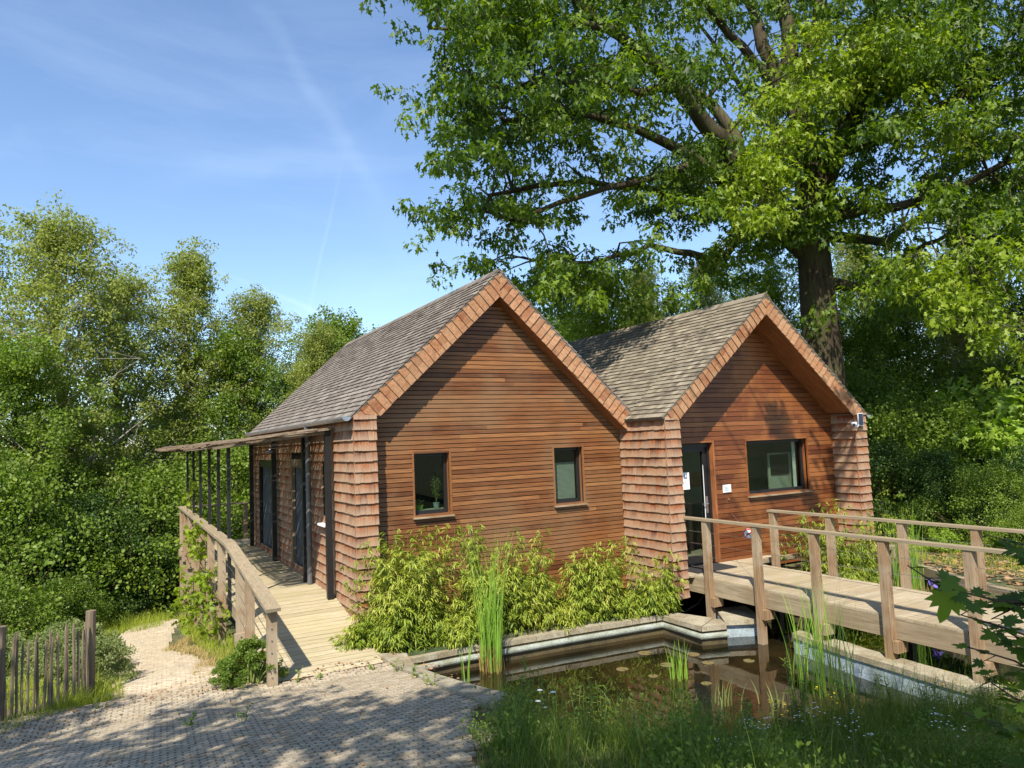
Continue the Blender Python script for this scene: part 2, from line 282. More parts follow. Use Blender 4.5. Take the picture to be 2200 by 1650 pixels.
LEAF={
 'rhomb':(np.array([(0,0,0),(.28,.42,.07),(0,1,0),(-.28,.42,.07)]),[(0,1,2),(0,2,3)]),
 'round':(np.array([(0,0,0),(.36,.25,.06),(.36,.65,.06),(0,1,-.03),(-.36,.65,.06),(-.36,.25,.06)]),[(0,1,2),(0,2,3),(0,3,4),(0,4,5)]),
 'lance':(np.array([(0,0,0),(.085,.35,.015),(0,1,-.12),(-.085,.35,.015)]),[(0,1,2),(0,2,3)]),
 'oak':(np.array([(0,0,0),(.30,.16,.05),(.14,.34,.0),(.46,.60,.06),(.15,.64,0),(0,1.0,-.10),(-.15,.64,0),(-.46,.60,.06),(-.14,.34,0),(-.30,.16,.05)]),[(0,1,2),(0,2,8),(0,8,9),(2,3,4),(2,4,6),(2,6,8),(4,5,6),(8,6,7)]),
 'oakl':(np.array([(0,0,0),(.17,.25,.05),(.10,.42,.0),(.30,.62,.04),(.08,.72,0),(0,1.1,-.14),(-.08,.72,0),(-.30,.62,.04),(-.10,.42,0),(-.17,.25,.05)]),[(0,1,2),(0,2,8),(0,8,9),(2,3,4),(2,4,6),(2,6,8),(4,5,6),(8,6,7)]),
 'maple':(np.array([(0,.0,0),(.25,-.12,.02),(.20,.08,.03),(.55,.10,.05),(.42,.22,.03),(.62,.45,.03),(.38,.42,.03),(.42,.62,.03),(.18,.50,.02),(.16,.78,0),(0,1.0,-.05),(-.16,.78,0),(-.18,.50,.02),(-.42,.62,.03),(-.38,.42,.03),(-.62,.45,.03),(-.42,.22,.03),(-.55,.10,.05),(-.20,.08,.03),(-.25,-.12,.02)]),
   [(0,1,2),(2,3,4),(4,5,6),(6,7,8),(8,9,10),(10,11,12),(12,13,14),(14,15,16),(16,17,18),(18,19,0),(0,2,18),(2,4,16),(2,16,18),(4,6,14),(4,14,16),(6,8,12),(6,12,14),(8,10,12)]),
}
def norm(a): return a/np.maximum(np.linalg.norm(a,axis=1,keepdims=True),1e-9)
def leaves(C,D,Nn,size,shape):
    T,Fs=LEAF[shape]; n=len(C); D=norm(D); X=norm(np.cross(D,Nn)); Z=np.cross(X,D); size=np.broadcast_to(size,(n,))
    V=(T[None,:,0:1]*X[:,None,:]+T[None,:,1:2]*D[:,None,:]+T[None,:,2:3]*Z[:,None,:])*size[:,None,None]+C[:,None,:]
    Fa=np.array(Fs); k=len(T)
    Fc=(Fa[None]+np.arange(n)[:,None,None]*k).ravel()
    return V.reshape(-1,3),Fc
def merge(parts):
    Vs=[];Fs=[];o=0
    for V,Fc in parts: Vs.append(V);Fs.append(Fc+o);o+=len(V)
    return np.concatenate(Vs),np.concatenate(Fs)
def leafcloud(rng,centers,rad,per,size,shape,droop=.3,flat=1.0,upn=.6):
    centers=np.asarray(centers,float); n=len(centers); rad=np.broadcast_to(rad,(n,))
    d=norm(rng.normal(size=(n*per,3))); r=rng.random((n*per,1))**.45
    off=d*r*np.repeat(rad,per)[:,None]; off[:,2]*=flat
    C=np.repeat(centers,per,0)+off
    D=norm(d*.7+rng.normal(size=(n*per,3))*.8)-np.array([0,0,droop]); Nn=norm(rng.normal(size=(n*per,3))*.75+d*.5+np.array([0,0,upn]))
    sz=size*(.6+.7*rng.random(n*per)); return leaves(C,D,Nn,sz,shape)
def blades(rng,base,h,w,lean=.25,seg=3):
    base=np.asarray(base,float); n=len(base); h=np.broadcast_to(h,(n,))
    a=rng.random(n)*6.283; dirv=np.stack([np.cos(a),np.sin(a),np.zeros(n)],1); b=rng.random(n)*6.283; side=np.stack([np.cos(b),np.sin(b),np.zeros(n)],1)
    ln=(lean*(.3+rng.random(n)*1.2))[:,None]; V=[]; 
    for i in range(seg+1):
        t=i/seg; p=base+dirv*ln*(h[:,None])*t**2; p[:,2]+=h*(t-.25*ln[:,0]*t**2); ww=w*(1-t*.93)*(1 if i else .7)
        V.append(p-side*ww/2); V.append(p+side*ww/2)
    V=np.stack(V,1); k=2*(seg+1); Fa=np.array([(2*i,2*i+1,2*i+3,2*i+2) for i in range(seg)])
    return V.reshape(-1,3),(Fa[None]+np.arange(n)[:,None,None]*k).ravel()
# ---------------------------------------------------------------- 2-D clipped panels (boards, shingles)
def clip(poly,planes):
    for (a,b,c) in planes:       # keep a*u+b*v<=c
        o=[]; n=len(poly)
        for i in range(n):
            p,q=poly[i],poly[(i+1)%n]; dp=a*p[0]+b*p[1]-c; dq=a*q[0]+b*q[1]-c
            if dp<=0: o.append(p)
            if (dp<0<dq) or (dq<0<dp):
                t=dp/(dp-dq); o.append((p[0]+(q[0]-p[0])*t,p[1]+(q[1]-p[1])*t))
        poly=o
        if len(poly)<3: return None
    ar=sum(poly[i][0]*poly[(i+1)%len(poly)][1]-poly[(i+1)%len(poly)][0]*poly[i][1] for i in range(len(poly)))
    return poly if abs(ar)>2e-4 else None
def shingles(mb,O,u,v,n,U0,U1,V0,V1,expo,w,planes=(),th=.012,lift=.018,jit=.006,rng=R):
    O,u,v,n=V3(O),V3(u),V3(v),V3(n); k=0; vb=V0
    while vb<V1:
        uu=U0-rng.random()*w[1]*.7
        while uu<U1:
            ww=rng.uniform(*w); a,b=max(uu+.0015,U0),min(uu+ww-.0015,U1); uu+=ww
            if b-a<.012: continue
            v0=vb+rng.uniform(-jit,jit); v1=min(vb+expo*1.25,V1+.02)
            p=clip([(a,v0),(b,v0),(b,v1),(a,v1)],planes) if planes else [(a,v0),(b,v0),(b,v1),(a,v1)]
            if not p: continue
            dl=rng.uniform(-.003,.003); m=len(p)
            top=[];bot=[]
            for (x,y) in p:
                t=max(0,min(1,(y-v0)/(v1-v0))); hgt=(lift+th+dl)*(1-t)+.004; q=O+u*x+v*y; top.append(q+n*hgt); bot.append(q-n*.002)
            mb.add(top+bot,[tuple(range(m))]+[(i,m+i,m+(i+1)%m,(i+1)%m) for i in range(m)])
        vb+=expo; k+=1
def boards(mb,O,u,v,n,U0,U1,V0,V1,pitch,gap,lens,planes=(),holes=(),th=.02,rng=R):
    O,u,v,n=V3(O),V3(u),V3(v),V3(n); vb=V0
    while vb<V1:
        segs=[(U0,U1)]
        for (a,b,c,d) in holes:
            if vb+pitch*.5>c and vb+pitch*.5<d:
                ns=[]
                for s0,s1 in segs:
                    if b<=s0 or a>=s1: ns.append((s0,s1)); continue
                    if a>s0: ns.append((s0,a))
                    if b<s1: ns.append((b,s1))
                segs=ns
        for s0,s1 in segs:
            x=s0
            while x<s1-.01:
                e=min(s1,x+rng.uniform(*lens)); e=s1 if s1-e<.25 else e
                p=clip([(x+.0008,vb),(e-.0008,vb),(e-.0008,vb+pitch-gap),(x+.0008,vb+pitch-gap)],planes)
                if p:
                    t=th+rng.uniform(-.002,.002); mb.prism([O+u*a+v*b for a,b in p],n,0,t)
                x=e
        vb+=pitch
X=(1,0,0);Y=(0,1,0);Z=(0,0,1)
# ---------------------------------------------------------------- terrain
POND=[(.22,-.95),(4.6,-1.12),(5.2,-.5),(5.6,.3),(7.3,.3),(7.2,-1.5),(8.6,-2.0),(9.2,-2.6),(8.2,-4.2),(7.4,-5.7),(5.6,-6.0),(4.9,-5.7),(3.2,-5.15),(1.8,-4.75),(1.0,-4.55),(.3,-4.45),(0,-4.3),(0,-3.3),(.05,-2.7),(.14,-1.9)]
def inside(P,x,y):
    c=np.zeros(np.shape(x),bool); n=len(P)
    for i in range(n):
        x0,y0=P[i];x1,y1=P[(i+1)%n]
        k=((y0>y)!=(y1>y)); 
        with np.errstate(divide='ignore',invalid='ignore'): c^=k&(x<(x1-x0)*(y-y0)/(y1-y0+1e-12)+x0)
    return c
SHORE=[(-9,-4.4),(0,-4.4),(.3,-4.45),(1.0,-4.55),(1.8,-4.75),(3.2,-5.15),(4.9,-5.7),(5.6,-6.0),(7.4,-5.9),(8.6,-4.4),(14,-4)]
def gz(x,y):
    x=np.asarray(x,float);y=np.asarray(y,float)
    plane=-.47+.17*np.clip(-1.6-y,0,7.0)
    fall=-.5-.12*np.clip(y+.2,0,18)-.05*np.clip(-2-x,0,20)*np.clip((y+.5)/3,0,1)
    t=np.clip((x+.5)/9,0,1); back=fall*(1-t)+(-.35)*t
    z=np.where(y<-.6,plane,back)
    z=np.where((y>=-.9)&(y<-.5)&(x<0),plane+(back-plane)*np.clip((y+.9)/.4,0,1),z)
    sh=np.interp(x,[p[0] for p in SHORE],[p[1] for p in SHORE]); bank=-.80+.25*np.clip(sh-y,0,99)+.5*np.clip(.9-x,0,2)
    z=np.where((x>-.15)&(y<sh+.35)&(x<9),np.minimum(z,bank),z)
    z=np.where((x>7)&(y>-6),np.where(y<-.5,np.minimum(-.22,z+.3),z+.1),z)
    z=z+.02*np.sin(x*2.1+y)*np.cos(y*1.7)*(x<-1.8)+.5*np.clip((np.hypot(x,y)-45)/60,0,1)
    return z
def GZ(x,y): return float(gz(x,y))
def lines(a,b,step,far):
    m=list(np.arange(a,b,step)); s=step; lo=[];x=a
    while x>-far: s*=1.3; x-=s; lo.append(x)
    s=step;hi=[];x=b
    while x<far: hi.append(x); s*=1.3; x+=s
    return np.array(lo[::-1]+m+hi)
gx=lines(-7,13,.13,700);gy=lines(-12,12,.13,700); GX,GY=np.meshgrid(gx,gy); GZa=gz(GX,GY)
ins=inside(POND,GX,GY); GZa=np.where(ins,-1.25,GZa)
under=(GX>-.0)&(GX<10)&(GY>.25)&(GY<9.0); GZa=np.where(under&~ins,-.85,GZa)
nx,ny=len(gx),len(gy); idx=np.arange(nx*ny).reshape(ny,nx)
Fq=np.stack([idx[:-1,:-1],idx[:-1,1:],idx[1:,1:],idx[1:,:-1]],-1).reshape(-1)
g=obj('ground',npmesh('ground',np.stack([GX,GY,GZa],-1).reshape(-1,3),Fq,4),'ground'); tag(g,kind='structure')
wm=MB(); wm.add([(-.1,-.9,-.78),(.1,-5.2,-.78),(5.0,-7.0,-.78),(9.6,-6.0,-.78),(9.6,1,-.78),(4.0,1,-.78)],[(0,1,2,3,4,5)]); tag(wm.build('pond_water','water'),kind='structure')
# paving: every paver laid in running bond on the slope
pv=MB(); L0,W0=.107,.056; ang=math.radians(-3)
ca,sa=math.cos(ang),math.sin(ang)
CURB=[(.10,-.78),(.20,-1.51),(.31,-2.32),(.52,-2.88),(.72,-3.15)]
def curbx(y): return float(np.interp(-y,[.5,1.03,1.48,2.09,2.75,3.45,4.1,4.6,5.3,5.8,6.3,8],[0,0,.03,-.01,-.09,-.17,-.21,-.28,-.58,-.85,-1.1,-2.0]))
PATHP=[(-2.95,-.58),(-1.9,-.58),(-1.95,1.2),(-2.3,3.2),(-2.05,6.0),(-1.7,9),(-2.6,9),(-3.1,6.2),(-3.3,3.0),(-3.1,1.2)]; pp=MB()
row=0; yy=-9.5
while yy<8.5:
    xx=-9+(row%2)*L0/2
    while xx<2:
        x=xx*ca-yy*sa; y=xx*sa+yy*ca
        edge=-.62+.05*math.sin(x*3)
        if (y<edge and y>-8.5 and x<curbx(y)-.02+(.10*math.sin(y*3.1)+.07*math.sin(y*7.7)-.05 if y<-4.6 else 0) and x>-7.5 and not(-1.42<x<.02 and y>-1.22)) or (y>-.58 and x<-1.6 and R.random()<.93 and bool(inside(PATHP,np.array(x),np.array(y)))):
            z0=GZ(x,y); z1=GZ(x,y-.1); sl=(z0-z1)/.1
            h=.034+R.uniform(-.003,.003); hl,hw=L0/2-.0085,W0/2-.005
            vs=[]
            for dx,dy in((-hl,-hw),(hl,-hw),(hl,hw),(-hl,hw)):
                X_=x+dx*ca-dy*sa;Y_=y+dx*sa+dy*ca; vs.append((X_,Y_,z0+h+sl*(dx*sa+dy*ca)))
            k=R.random()
            # small notch joints on alternate stones
            vs+= [(a,b,c-.03) for a,b,c in vs]
            (pv if y<-.55 else pp).add(vs,[(0,1,2,3),(0,4,5,1),(1,5,6,2),(2,6,7,3),(3,7,4,0)])
        xx+=L0
    yy+=W0; row+=1
tag(pv.build('paving','paver'),kind='structure'); tag(pp.build('path_paving','sandpaver'),kind='structure')
def sheet(name,poly,matn,dz,step=.12):
    xs=[p[0] for p in poly];ys=[p[1] for p in poly]; ax=np.arange(min(xs),max(xs)+step,step); ay=np.arange(min(ys),max(ys)+step,step)
    A,B=np.meshgrid(ax,ay); Zz=gz(A,B)+dz; id=np.arange(A.size).reshape(A.shape); cxm=(A[:-1,:-1]+step/2);cym=(B[:-1,:-1]+step/2); k=inside(poly,cxm,cym)
    q=np.stack([id[:-1,:-1],id[:-1,1:],id[1:,1:],id[1:,:-1]],-1)[k].reshape(-1); o=obj(name,npmesh(name,np.stack([A,B,Zz],-1).reshape(-1,3),q,4),matn); tag(o,kind='structure'); return o
sheet('paving_bed',[(-7.6,-.5),(-1.3,-.5),(0,-.7),(.1,-.78),(.03,-1.5),(0,-2.1),(-.1,-2.75),(-.2,-4.2),(-.5,-5.2),(-1.1,-6.5),(-2.0,-8.6),(-7.6,-8.6)],'joint',.006)
# sandy path running down past the deck
sheet('path',[(-3.15,-.7),(-1.75,-.7),(-1.95,1.2),(-2.3,3.2),(-2.05,6.0),(-1.7,9),(-2.6,9),(-3.1,6.2),(-3.2,3.0),(-3.0,1.2)],'sand',.012)
# ---------------------------------------------------------------- the building
ha,he,xa,LA,RA=5.113,2.818,2.479,9.12,.255
tA=(ha-he)/xa; tF=.423
DB,RB,xb,wb,hb,heb=1.021,.545,7.479,2.578,4.824,2.622
tB=(hb-heb)/wb; tFB=.354; yB=-DB; ywB=-DB+RB; LB=7.5
house=thing('wooden_building',(2.5,2,-.35),'brown timber building with two shingled gables beside the pond','building')
# A: front boarded gable wall
wx=[(.996,1.592,1.231,2.192),(3.540,4.122,1.217,2.171)]
fw=MB(); pl=[(-tA,1,ha-.12-tA*xa),(tA,1,ha-.12+tA*xa)]
boards(fw,(0,RA,0),X,Z,(0,-1,0),.28,4.95,-.36,ha,.0705,.0115,(1.4,4.6),pl,[(a-.01,b+.01,c-.02,d+.02) for a,b,c,d in wx])
fw.build('front_wall','board',house)
bk=MB()
def backing(mb,y,x0,x1,z0,holes,lines_):
    "thin dark sheet behind boards, with the window openings left out"
    xs=sorted({x0,x1,*[h for H in holes for h in H[:2]]}); zt=sorted({z0,*[h for H in holes for h in H[2:]],2.55}); 
    for i in range(len(xs)-1):
        for j in range(len(zt)-1):
            mx_,mz=(xs[i]+xs[i+1])/2,(zt[j]+zt[j+1])/2
            if any(a<mx_<b and c<mz<d for a,b,c,d in holes): continue
            mb.bb(xs[i],xs[i+1],y,y+.03,zt[j],zt[j+1])
    mb.prism(lines_,(0,1,0),0,.03)
backing(bk,RA+.003,.1,4.95,-.36,wx,[(.1,RA+.003,2.55),(4.95,RA+.003,2.55),(4.95,RA+.003,ha-.16-tA*(4.95-xa)),(xa,RA+.003,ha-.16),(.1,RA+.003,ha-.16-tA*(xa-.1))])
bk.build('wall_backing','dark',house)
# A: shingled corner pier, left wall
pr=MB(); pr.bb(.02,.31,.0,RA+.05,-.36,he-.06); pr.build('pier_core','dark',house)
ps=MB(); d1=(-tA,1,he-.0)
shingles(ps,(.02,0,-.36),X,Z,(0,-1,0),-.034,.315,0,3.4,.154,(.05,.17),[(.12,1,he+.36-.005)])
shingles(ps,(.31,0,-.36),Y,Z,(1,0,0),0,RA,0,3.02,.154,(.08,.15))
ps.build('corner_pier','shingle',house)
sw=MB(); doors=[(3.18,4.42,.02,2.13),(5.80,8.12,.0,2.10)]; niche=(1.55,1.95,1.08,2.05)
def side_shingles(mb,O,u,v,n,U0,U1,V0,V1,expo,w,holes):
    segs=[(U0,U1)]
    vb=V0
    while vb<V1:
        ss=[(U0,U1)]
        for a,b,c,d in holes:
            if c-.05<vb<d:
                ns=[]
                for s0,s1 in ss:
                    if b<=s0 or a>=s1: ns.append((s0,s1));continue
                    if a>s0: ns.append((s0,a))
                    if b<s1: ns.append((b,s1))
                ss=ns
        for s0,s1 in ss: shingles(mb,O,u,v,n,s0,s1,vb,vb+expo*.99,expo,w,jit=.006)
        vb+=expo
side_shingles(sw,(.02,9.1,0),(0,-1,0),Z,(-1,0,0),0,9.1,-.36,2.68,.154,(.07,.16),[(9.1-b,9.1-a,c,d) for a,b,c,d in doors+[niche]])
sw.build('side_wall','shingle',house)
cw=MB()
for (y0,y1,z0,z1) in ((0,niche[0],-.36,2.7),(niche[0],niche[1],-.36,niche[2]),(niche[0],niche[1],niche[3],2.7),(niche[1],doors[0][0],-.36,2.7),(doors[0][0],doors[0][1],2.13,2.7),(doors[0][1],doors[1][0],-.36,2.7),(doors[1][0],doors[1][1],2.10,2.7),(doors[1][1],9.1,-.36,2.7)):
    cw.bb(.022,.10,y0,y1,z0,z1)
cw.bb(.10,9.9,9.0,9.1,-.9,2.7); cw.bb(9.85,9.95,.1,9,-.9,2.5)
cw.build('wall_core','dark',house)
def opening_frame(mb,x0,x1,z0,z1,y,w,dep,yoff=.004):
    mb.bb(x0,x0+w,y,y+dep,z0,z1); mb.bb(x1-w,x1,y,y+dep,z0,z1); mb.bb(x0+w,x1-w,y,y+dep,z1-w,z1); mb.bb(x0+w,x1-w,y,y+dep,z0,z0+w)
# side doors: mesh curtains, each with its frame
for i,(y0,y1,z0,z1) in enumerate(doors):
    dm=MB(); n=26
    for k in range(n):
        ya=y0+.09+(y1-y0-.18)*k/n; yb=y0+.09+(y1-y0-.18)*(k+1)/n
        xo=lambda t:.075+.014*math.sin(t*n*.9+i)
        dm.add([(xo(k/n),ya,z0+.03),(xo((k+1)/n),yb,z0+.03),(xo((k+1)/n)+.01,yb,z1-.17),(xo(k/n)+.01,ya,z1-.17)],[(0,1,2,3)])
    dd=dm.build('door_curtain','curtain',house,True)
    fm=MB(); fm.bb(.0,.06,y0,y0+.08,z0,z1); fm.bb(.0,.06,y1-.08,y1,z0,z1); fm.bb(0,.06,y0+.08,y1-.08,z1-.16,z1)
    fm.build('frame','picket' if i==0 else 'frame',dd)
nw=MB(); nw.bb(.10,.13,niche[0],niche[1],niche[2],niche[3]); pn=nw.build('side_window','dark',house)
sl=MB(); sl.bb(-.09,.08,niche[0]-.03,niche[1]+.03,niche[2]-.035,niche[2]); sl.build('sill','white',pn)
# A roof
def slope(mb,x0,z0,x1,z1,y0,y1,expo,w,clipf=None,nsign=1):
    "shingled slope from eave (x0,z0) up to ridge (x1,z1)"
    e=Vector((x0,0,z0)); r=Vector((x1,0,z1)); v=(r-e); l=v.length; v.normalize(); n=Vector((-v.z,0,v.x)); n=n if n.z>0 else -n
    shingles(mb,(x0,y0,z0),Y,v,n,0,y1-y0,0,l,expo,w,jit=.005,th=.011,lift=.013)
    for a in (0,):
        mb.prism([e+Vector((0,y0+.01,0))-n*.03,r+Vector((0,y0+.01,0))-n*.03,r+Vector((0,y1-.01,0))-n*.03,e+Vector((0,y1-.01,0))-n*.03],n,0,.028)
ra=MB(); slope(ra,-.07,he-.065,xa,ha,-.035,LA,.118,(.08,.17))
xv=5.04; slope(ra,xv,ha-tA*(xv-xa),xa,ha,-.035,LA,.118,(.08,.17))
for k in range(int(LA/.13)):
    for s in(-1,1):
        yk=-.04+k*.13; ra.prism([(xa,yk,ha+.035),(xa+s*.11,yk,ha+.035-tA*.11),(xa+s*.11,yk+.16,ha+.025-tA*.11),(xa,yk+.16,ha+.025)],(0,0,1),0,.012)
ra.build('grey_shingle_roof','roof',house)
rb=MB(); slope(rb,xv,hb-tB*(xb-xv),xb,hb,yB+DB+.02,LB,.118,(.09,.17))
slope(rb,xb-wb-.02,heb-.02,xb,hb,yB-.035,yB+DB+.02,.118,(.09,.17))
slope(rb,xb+wb+.06,heb-.055,xb,hb,yB-.035,LB,.118,(.09,.17))
for k in range(int((LB+DB)/.13)):
    for s in(-1,1):
        yk=yB-.04+k*.13; rb.prism([(xb,yk,hb+.035),(xb+s*.11,yk,hb+.035-tB*.11),(xb+s*.11,yk+.16,hb+.025-tB*.11),(xb,yk+.16,hb+.025)],(0,0,1),0,.012)
rb.build('mossy_shingle_roof','roofb',house)
# rake boxes (soffits) and shingled fascia bands
def rake(xc,h,t,half,tf,y,dep,left_extra,right_lim,w,pierw):
    so_=MB()
    for s,ext in((-1,half),(1,right_lim)):
        e=(xc+s*ext,h-t*ext); i=(xc+s*(ext-0),h-tf-t*ext)
        e0=ext-tf/t; zl=h-t*ext
        if s<0: so_.prism([(xc,y,h-tf),(xc-e0,y,zl),(xc-ext+.02,y,zl),(xc-ext+.02,y,zl+.01),(xc,y,h-.02)],(0,1,0),0.002,dep)
        elif right_full: so_.prism([(xc,y,h-.02),(xc+ext-.02,y,zl+.01),(xc+ext-.02,y,zl),(xc+e0,y,zl),(xc,y,h-tf)],(0,1,0),0.002,dep)
        else: so_.prism([(xc,y,h-.02),(xc+s*ext,y,h-.02-t*ext),(xc+s*ext,y,max(h-tf-t*ext,0)),(xc,y,h-tf)] if s>0 else [(xc,y,h-tf),(xc+s*ext,y,h-tf-t*ext),(xc+s*ext,y,h-.02-t*ext),(xc,y,h-.02)],(0,1,0),0.002,dep)
    so_.build('soffit','soffit',house)
    fs=MB(); c=1/math.hypot(1,t)
    for s,ext in((-1,half),(1,right_lim)):
        v=Vector((-s*c,0,t*c)); u=Vector((-s*t*c,0,-c))          # v up the rake, u across it, inward
        O=Vector((xc+s*ext,y,h-t*ext)); Lr=ext/c; wd=tf*c
        # apex mitre: x stays on its own side
        pls=[( (-s)*u.x*1.0, (-s)*v.x*1.0, ext ),]
        pls=[(-s*u.x,-s*v.x,ext)]
        # foot mitre: meets the pier
        ft=(pierw if (s<0 or pierw2) else None)
        if s<0 or right_full:
            # cut along line from outer corner to (pierw inside, same height)
            # local: point P=(dx,dz) from O, dx*s<0 inward. keep dz >= -.02 - small
            pls.append((-u.z+km*u.x*s,-v.z+km*v.x*s,.004))
        shingles(fs,O,u,v,(0,-1,0),0,wd,-.3,Lr+.3,.136,(.10,.24),pls,th=.01,lift=.012,jit=.003)
    fs.build('fascia','fascia',house)
pierw2=True; right_full=False; km=.12
rake(xa,ha,tA,xa,tF,-.004,RA+.03,0,2.43,.31,.31)
right_full=True; km=.2
rake(xb,hb,tB,wb,tFB,yB-.004,RB+.03,0,wb,.28,.28)
# B: front wall
wv=(7.318,8.968,1.146,2.146); dr=(5.42,6.50,.0,2.15)
bw_=MB(); pl=[(-tB,1,hb-.1-tB*xb),(tB,1,hb-.1+tB*xb)]
boards(bw_,(0,ywB,0),X,Z,(0,-1,0),5.1,9.78,-.2,hb,.088,.0095,(1.2,4.2),pl,[(wv[0]-.01,wv[1]+.01,wv[2]-.02,wv[3]+.02),dr])
bw_.build('front_wall','board_red',house)
bk=MB(); backing(bk,ywB+.003,5.1,9.9,-.2,[wv,dr],[(5.1,ywB+.003,2.55),(9.85,ywB+.003,2.55),(9.85,ywB+.003,hb-.15-tB*(9.85-xb)),(xb,ywB+.003,hb-.15),(5.1,ywB+.003,hb-.15-tB*(xb-5.1))]); bk.build('wall_backing','dark',house)
pb=MB(); pb.bb(4.97,5.22,yB,.25,-.36,heb-.03); pb.build('pier_core','dark',house); pb=MB(); pb.bb(9.77,10.05,yB,ywB+.1,-.36,heb-.06); pb.build('pier_core','dark',house); pb=MB(); pb.bb(10.0,10.05,ywB+.1,8,-.36,heb-.03); pb.build('wall_core','dark',house)
ps=MB()
shingles(ps,(4.97,.23,-.36),(0,-1,0),Z,(-1,0,0),0,DB+.225,0,2.98,.154,(.05,.17))
shingles(ps,(4.97,yB,-.36),X,Z,(0,-1,0),-.034,.285,0,3.1,.154,(.08,.15),[(.2,1,heb+.36-.015)])
shingles(ps,(5.23,yB,-.36),Y,Z,(1,0,0),0,RB,0,2.85,.154,(.08,.15))
ps.build('corner_pier','shingle',house)
ps=MB()
shingles(ps,(9.76,yB,-.36),X,Z,(0,-1,0),-.02,.325,0,3.1,.154,(.08,.15),[(-.2,1,heb+.36-.015-.2*.32)])
shingles(ps,(9.77,ywB,-.36),(0,-1,0),Z,(-1,0,0),0,RB,0,2.95,.154,(.12,.2))
shingles(ps,(10.06,yB,-.36),Y,Z,(1,0,0),0,8,0,2.9,.154,(.08,.2))
ps.build('corner_pier','shingle',house)
# underfloor slabs; the shade below the floor is put into their near-black colour
ub=MB(); ub.bb(.3,4.9,.25,8.8,-.36,-.2); ub.bb(5.2,9.8,ywB+.05,8.8,-.30,-.02); ub.build('floor_frame','dark',house)
# gutters, downpipe, posts against the wall
gt=MB(); segs=8; gyy=[-.03,LA]
for a in range(segs):
    t0=math.pi+math.pi*a/segs;t1=math.pi+math.pi*(a+1)/segs; r=.066
    gt.add([(-.115+r*math.cos(t),y,he-.055+r*math.sin(t)) for t in(t0,t1) for y in gyy],[(0,1,3,2)])
    gt.add([(-.115+r*math.cos(t0),-.03,he-.055+r*math.sin(t0)),(-.115+r*math.cos(t1),-.03,he-.055+r*math.sin(t1)),(-.115,-.03,he-.055)],[(0,1,2)])
for k in range(16): gt.bar((-.185,.3+k*.57,he-.05),(-.045,.3+k*.57,he-.02),.012,.006)
gt.build('gutter','zinc',house)
g2=MB(); 
for a in range(segs):
    t0=math.pi+math.pi*a/segs;t1=math.pi+math.pi*(a+1)/segs; r=.06
    g2.add([(10.17+r*math.cos(t),y,heb-.06+r*math.sin(t)) for t in(t0,t1) for y in (yB-.03,7)],[(0,1,3,2)])
    g2.add([(10.17+r*math.cos(t0),yB-.03,heb-.06+r*math.sin(t0)),(10.17+r*math.cos(t1),yB-.03,heb-.06+r*math.sin(t1)),(10.17,yB-.03,heb-.06)],[(0,1,2)])
g2.build('gutter','zinc',house)
dp=MB(); dp.tube([(-.12,2.47,he-.1),(-.12,2.47,2.62),(-.11,2.47,2.5),(-.11,2.47,.0)],.045,10)
for z in(.6,1.6,2.4): dp.tube([(-.11,2.47,z),(-.11,2.47,z+.03)],.054,10)
dp.build('downpipe','pipe',house,False)
# windows
def window(x0,x1,z0,z1,yw,inner,dep=.14,tw=.028,casing='board'):
    wn=MB(); opening_frame(wn,x0-tw,x1+tw,z0-tw,z1+tw,yw-.028,tw,dep+.06); w_=wn.build('window',casing,house)
    fr=MB(); opening_frame(fr,x0+.001,x1-.001,z0+.001,z1-.001,yw+dep-.05,.055,.05); fr.build('frame','frame',w_)
    gp=MB(); gp.bb(x0+.05,x1-.05,yw+dep-.03,yw+dep-.024,z0+.05,z1-.05); gp.build('pane','glass',w_)
    s_=MB(); s_.box(((x0+x1)/2,yw-.045,z0-tw-.012),(x1-x0+2*tw+.02,.085,.022)); s_.build('sill','post',w_)
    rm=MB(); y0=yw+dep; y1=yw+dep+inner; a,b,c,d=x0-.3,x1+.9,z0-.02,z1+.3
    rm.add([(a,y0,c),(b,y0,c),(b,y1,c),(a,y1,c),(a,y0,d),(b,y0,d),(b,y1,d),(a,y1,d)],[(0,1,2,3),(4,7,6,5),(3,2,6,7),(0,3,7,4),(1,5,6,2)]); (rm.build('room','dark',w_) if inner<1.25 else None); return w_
w1=window(*wx[0],RA,1.2); w2=window(*wx[1],RA,1.0); w3=window(*wv,ywB,1.3,casing='board_red')
bl=MB(); 
for k in range(30): 
    z=1.29+k*.021; bl.bar((3.6,RA+.17,z),(4.06,RA+.17,z),.012,.016)
bl.build('blind','blind',w2)
ip=MB(); ip.bb(8.25,8.90,-.15,-.12,.2,1.88); ip.build('cupboard','greypanel',w3)
ip=MB(); ip.bb(8.74,8.82,ywB+.15,ywB+.165,1.20,2.09); ip.build('white_blind','white',w3)
ip=MB(); ip.bb(8.3,8.8,-.17,-.155,1.45,1.85); ip.build('dark_board','dark',w3)
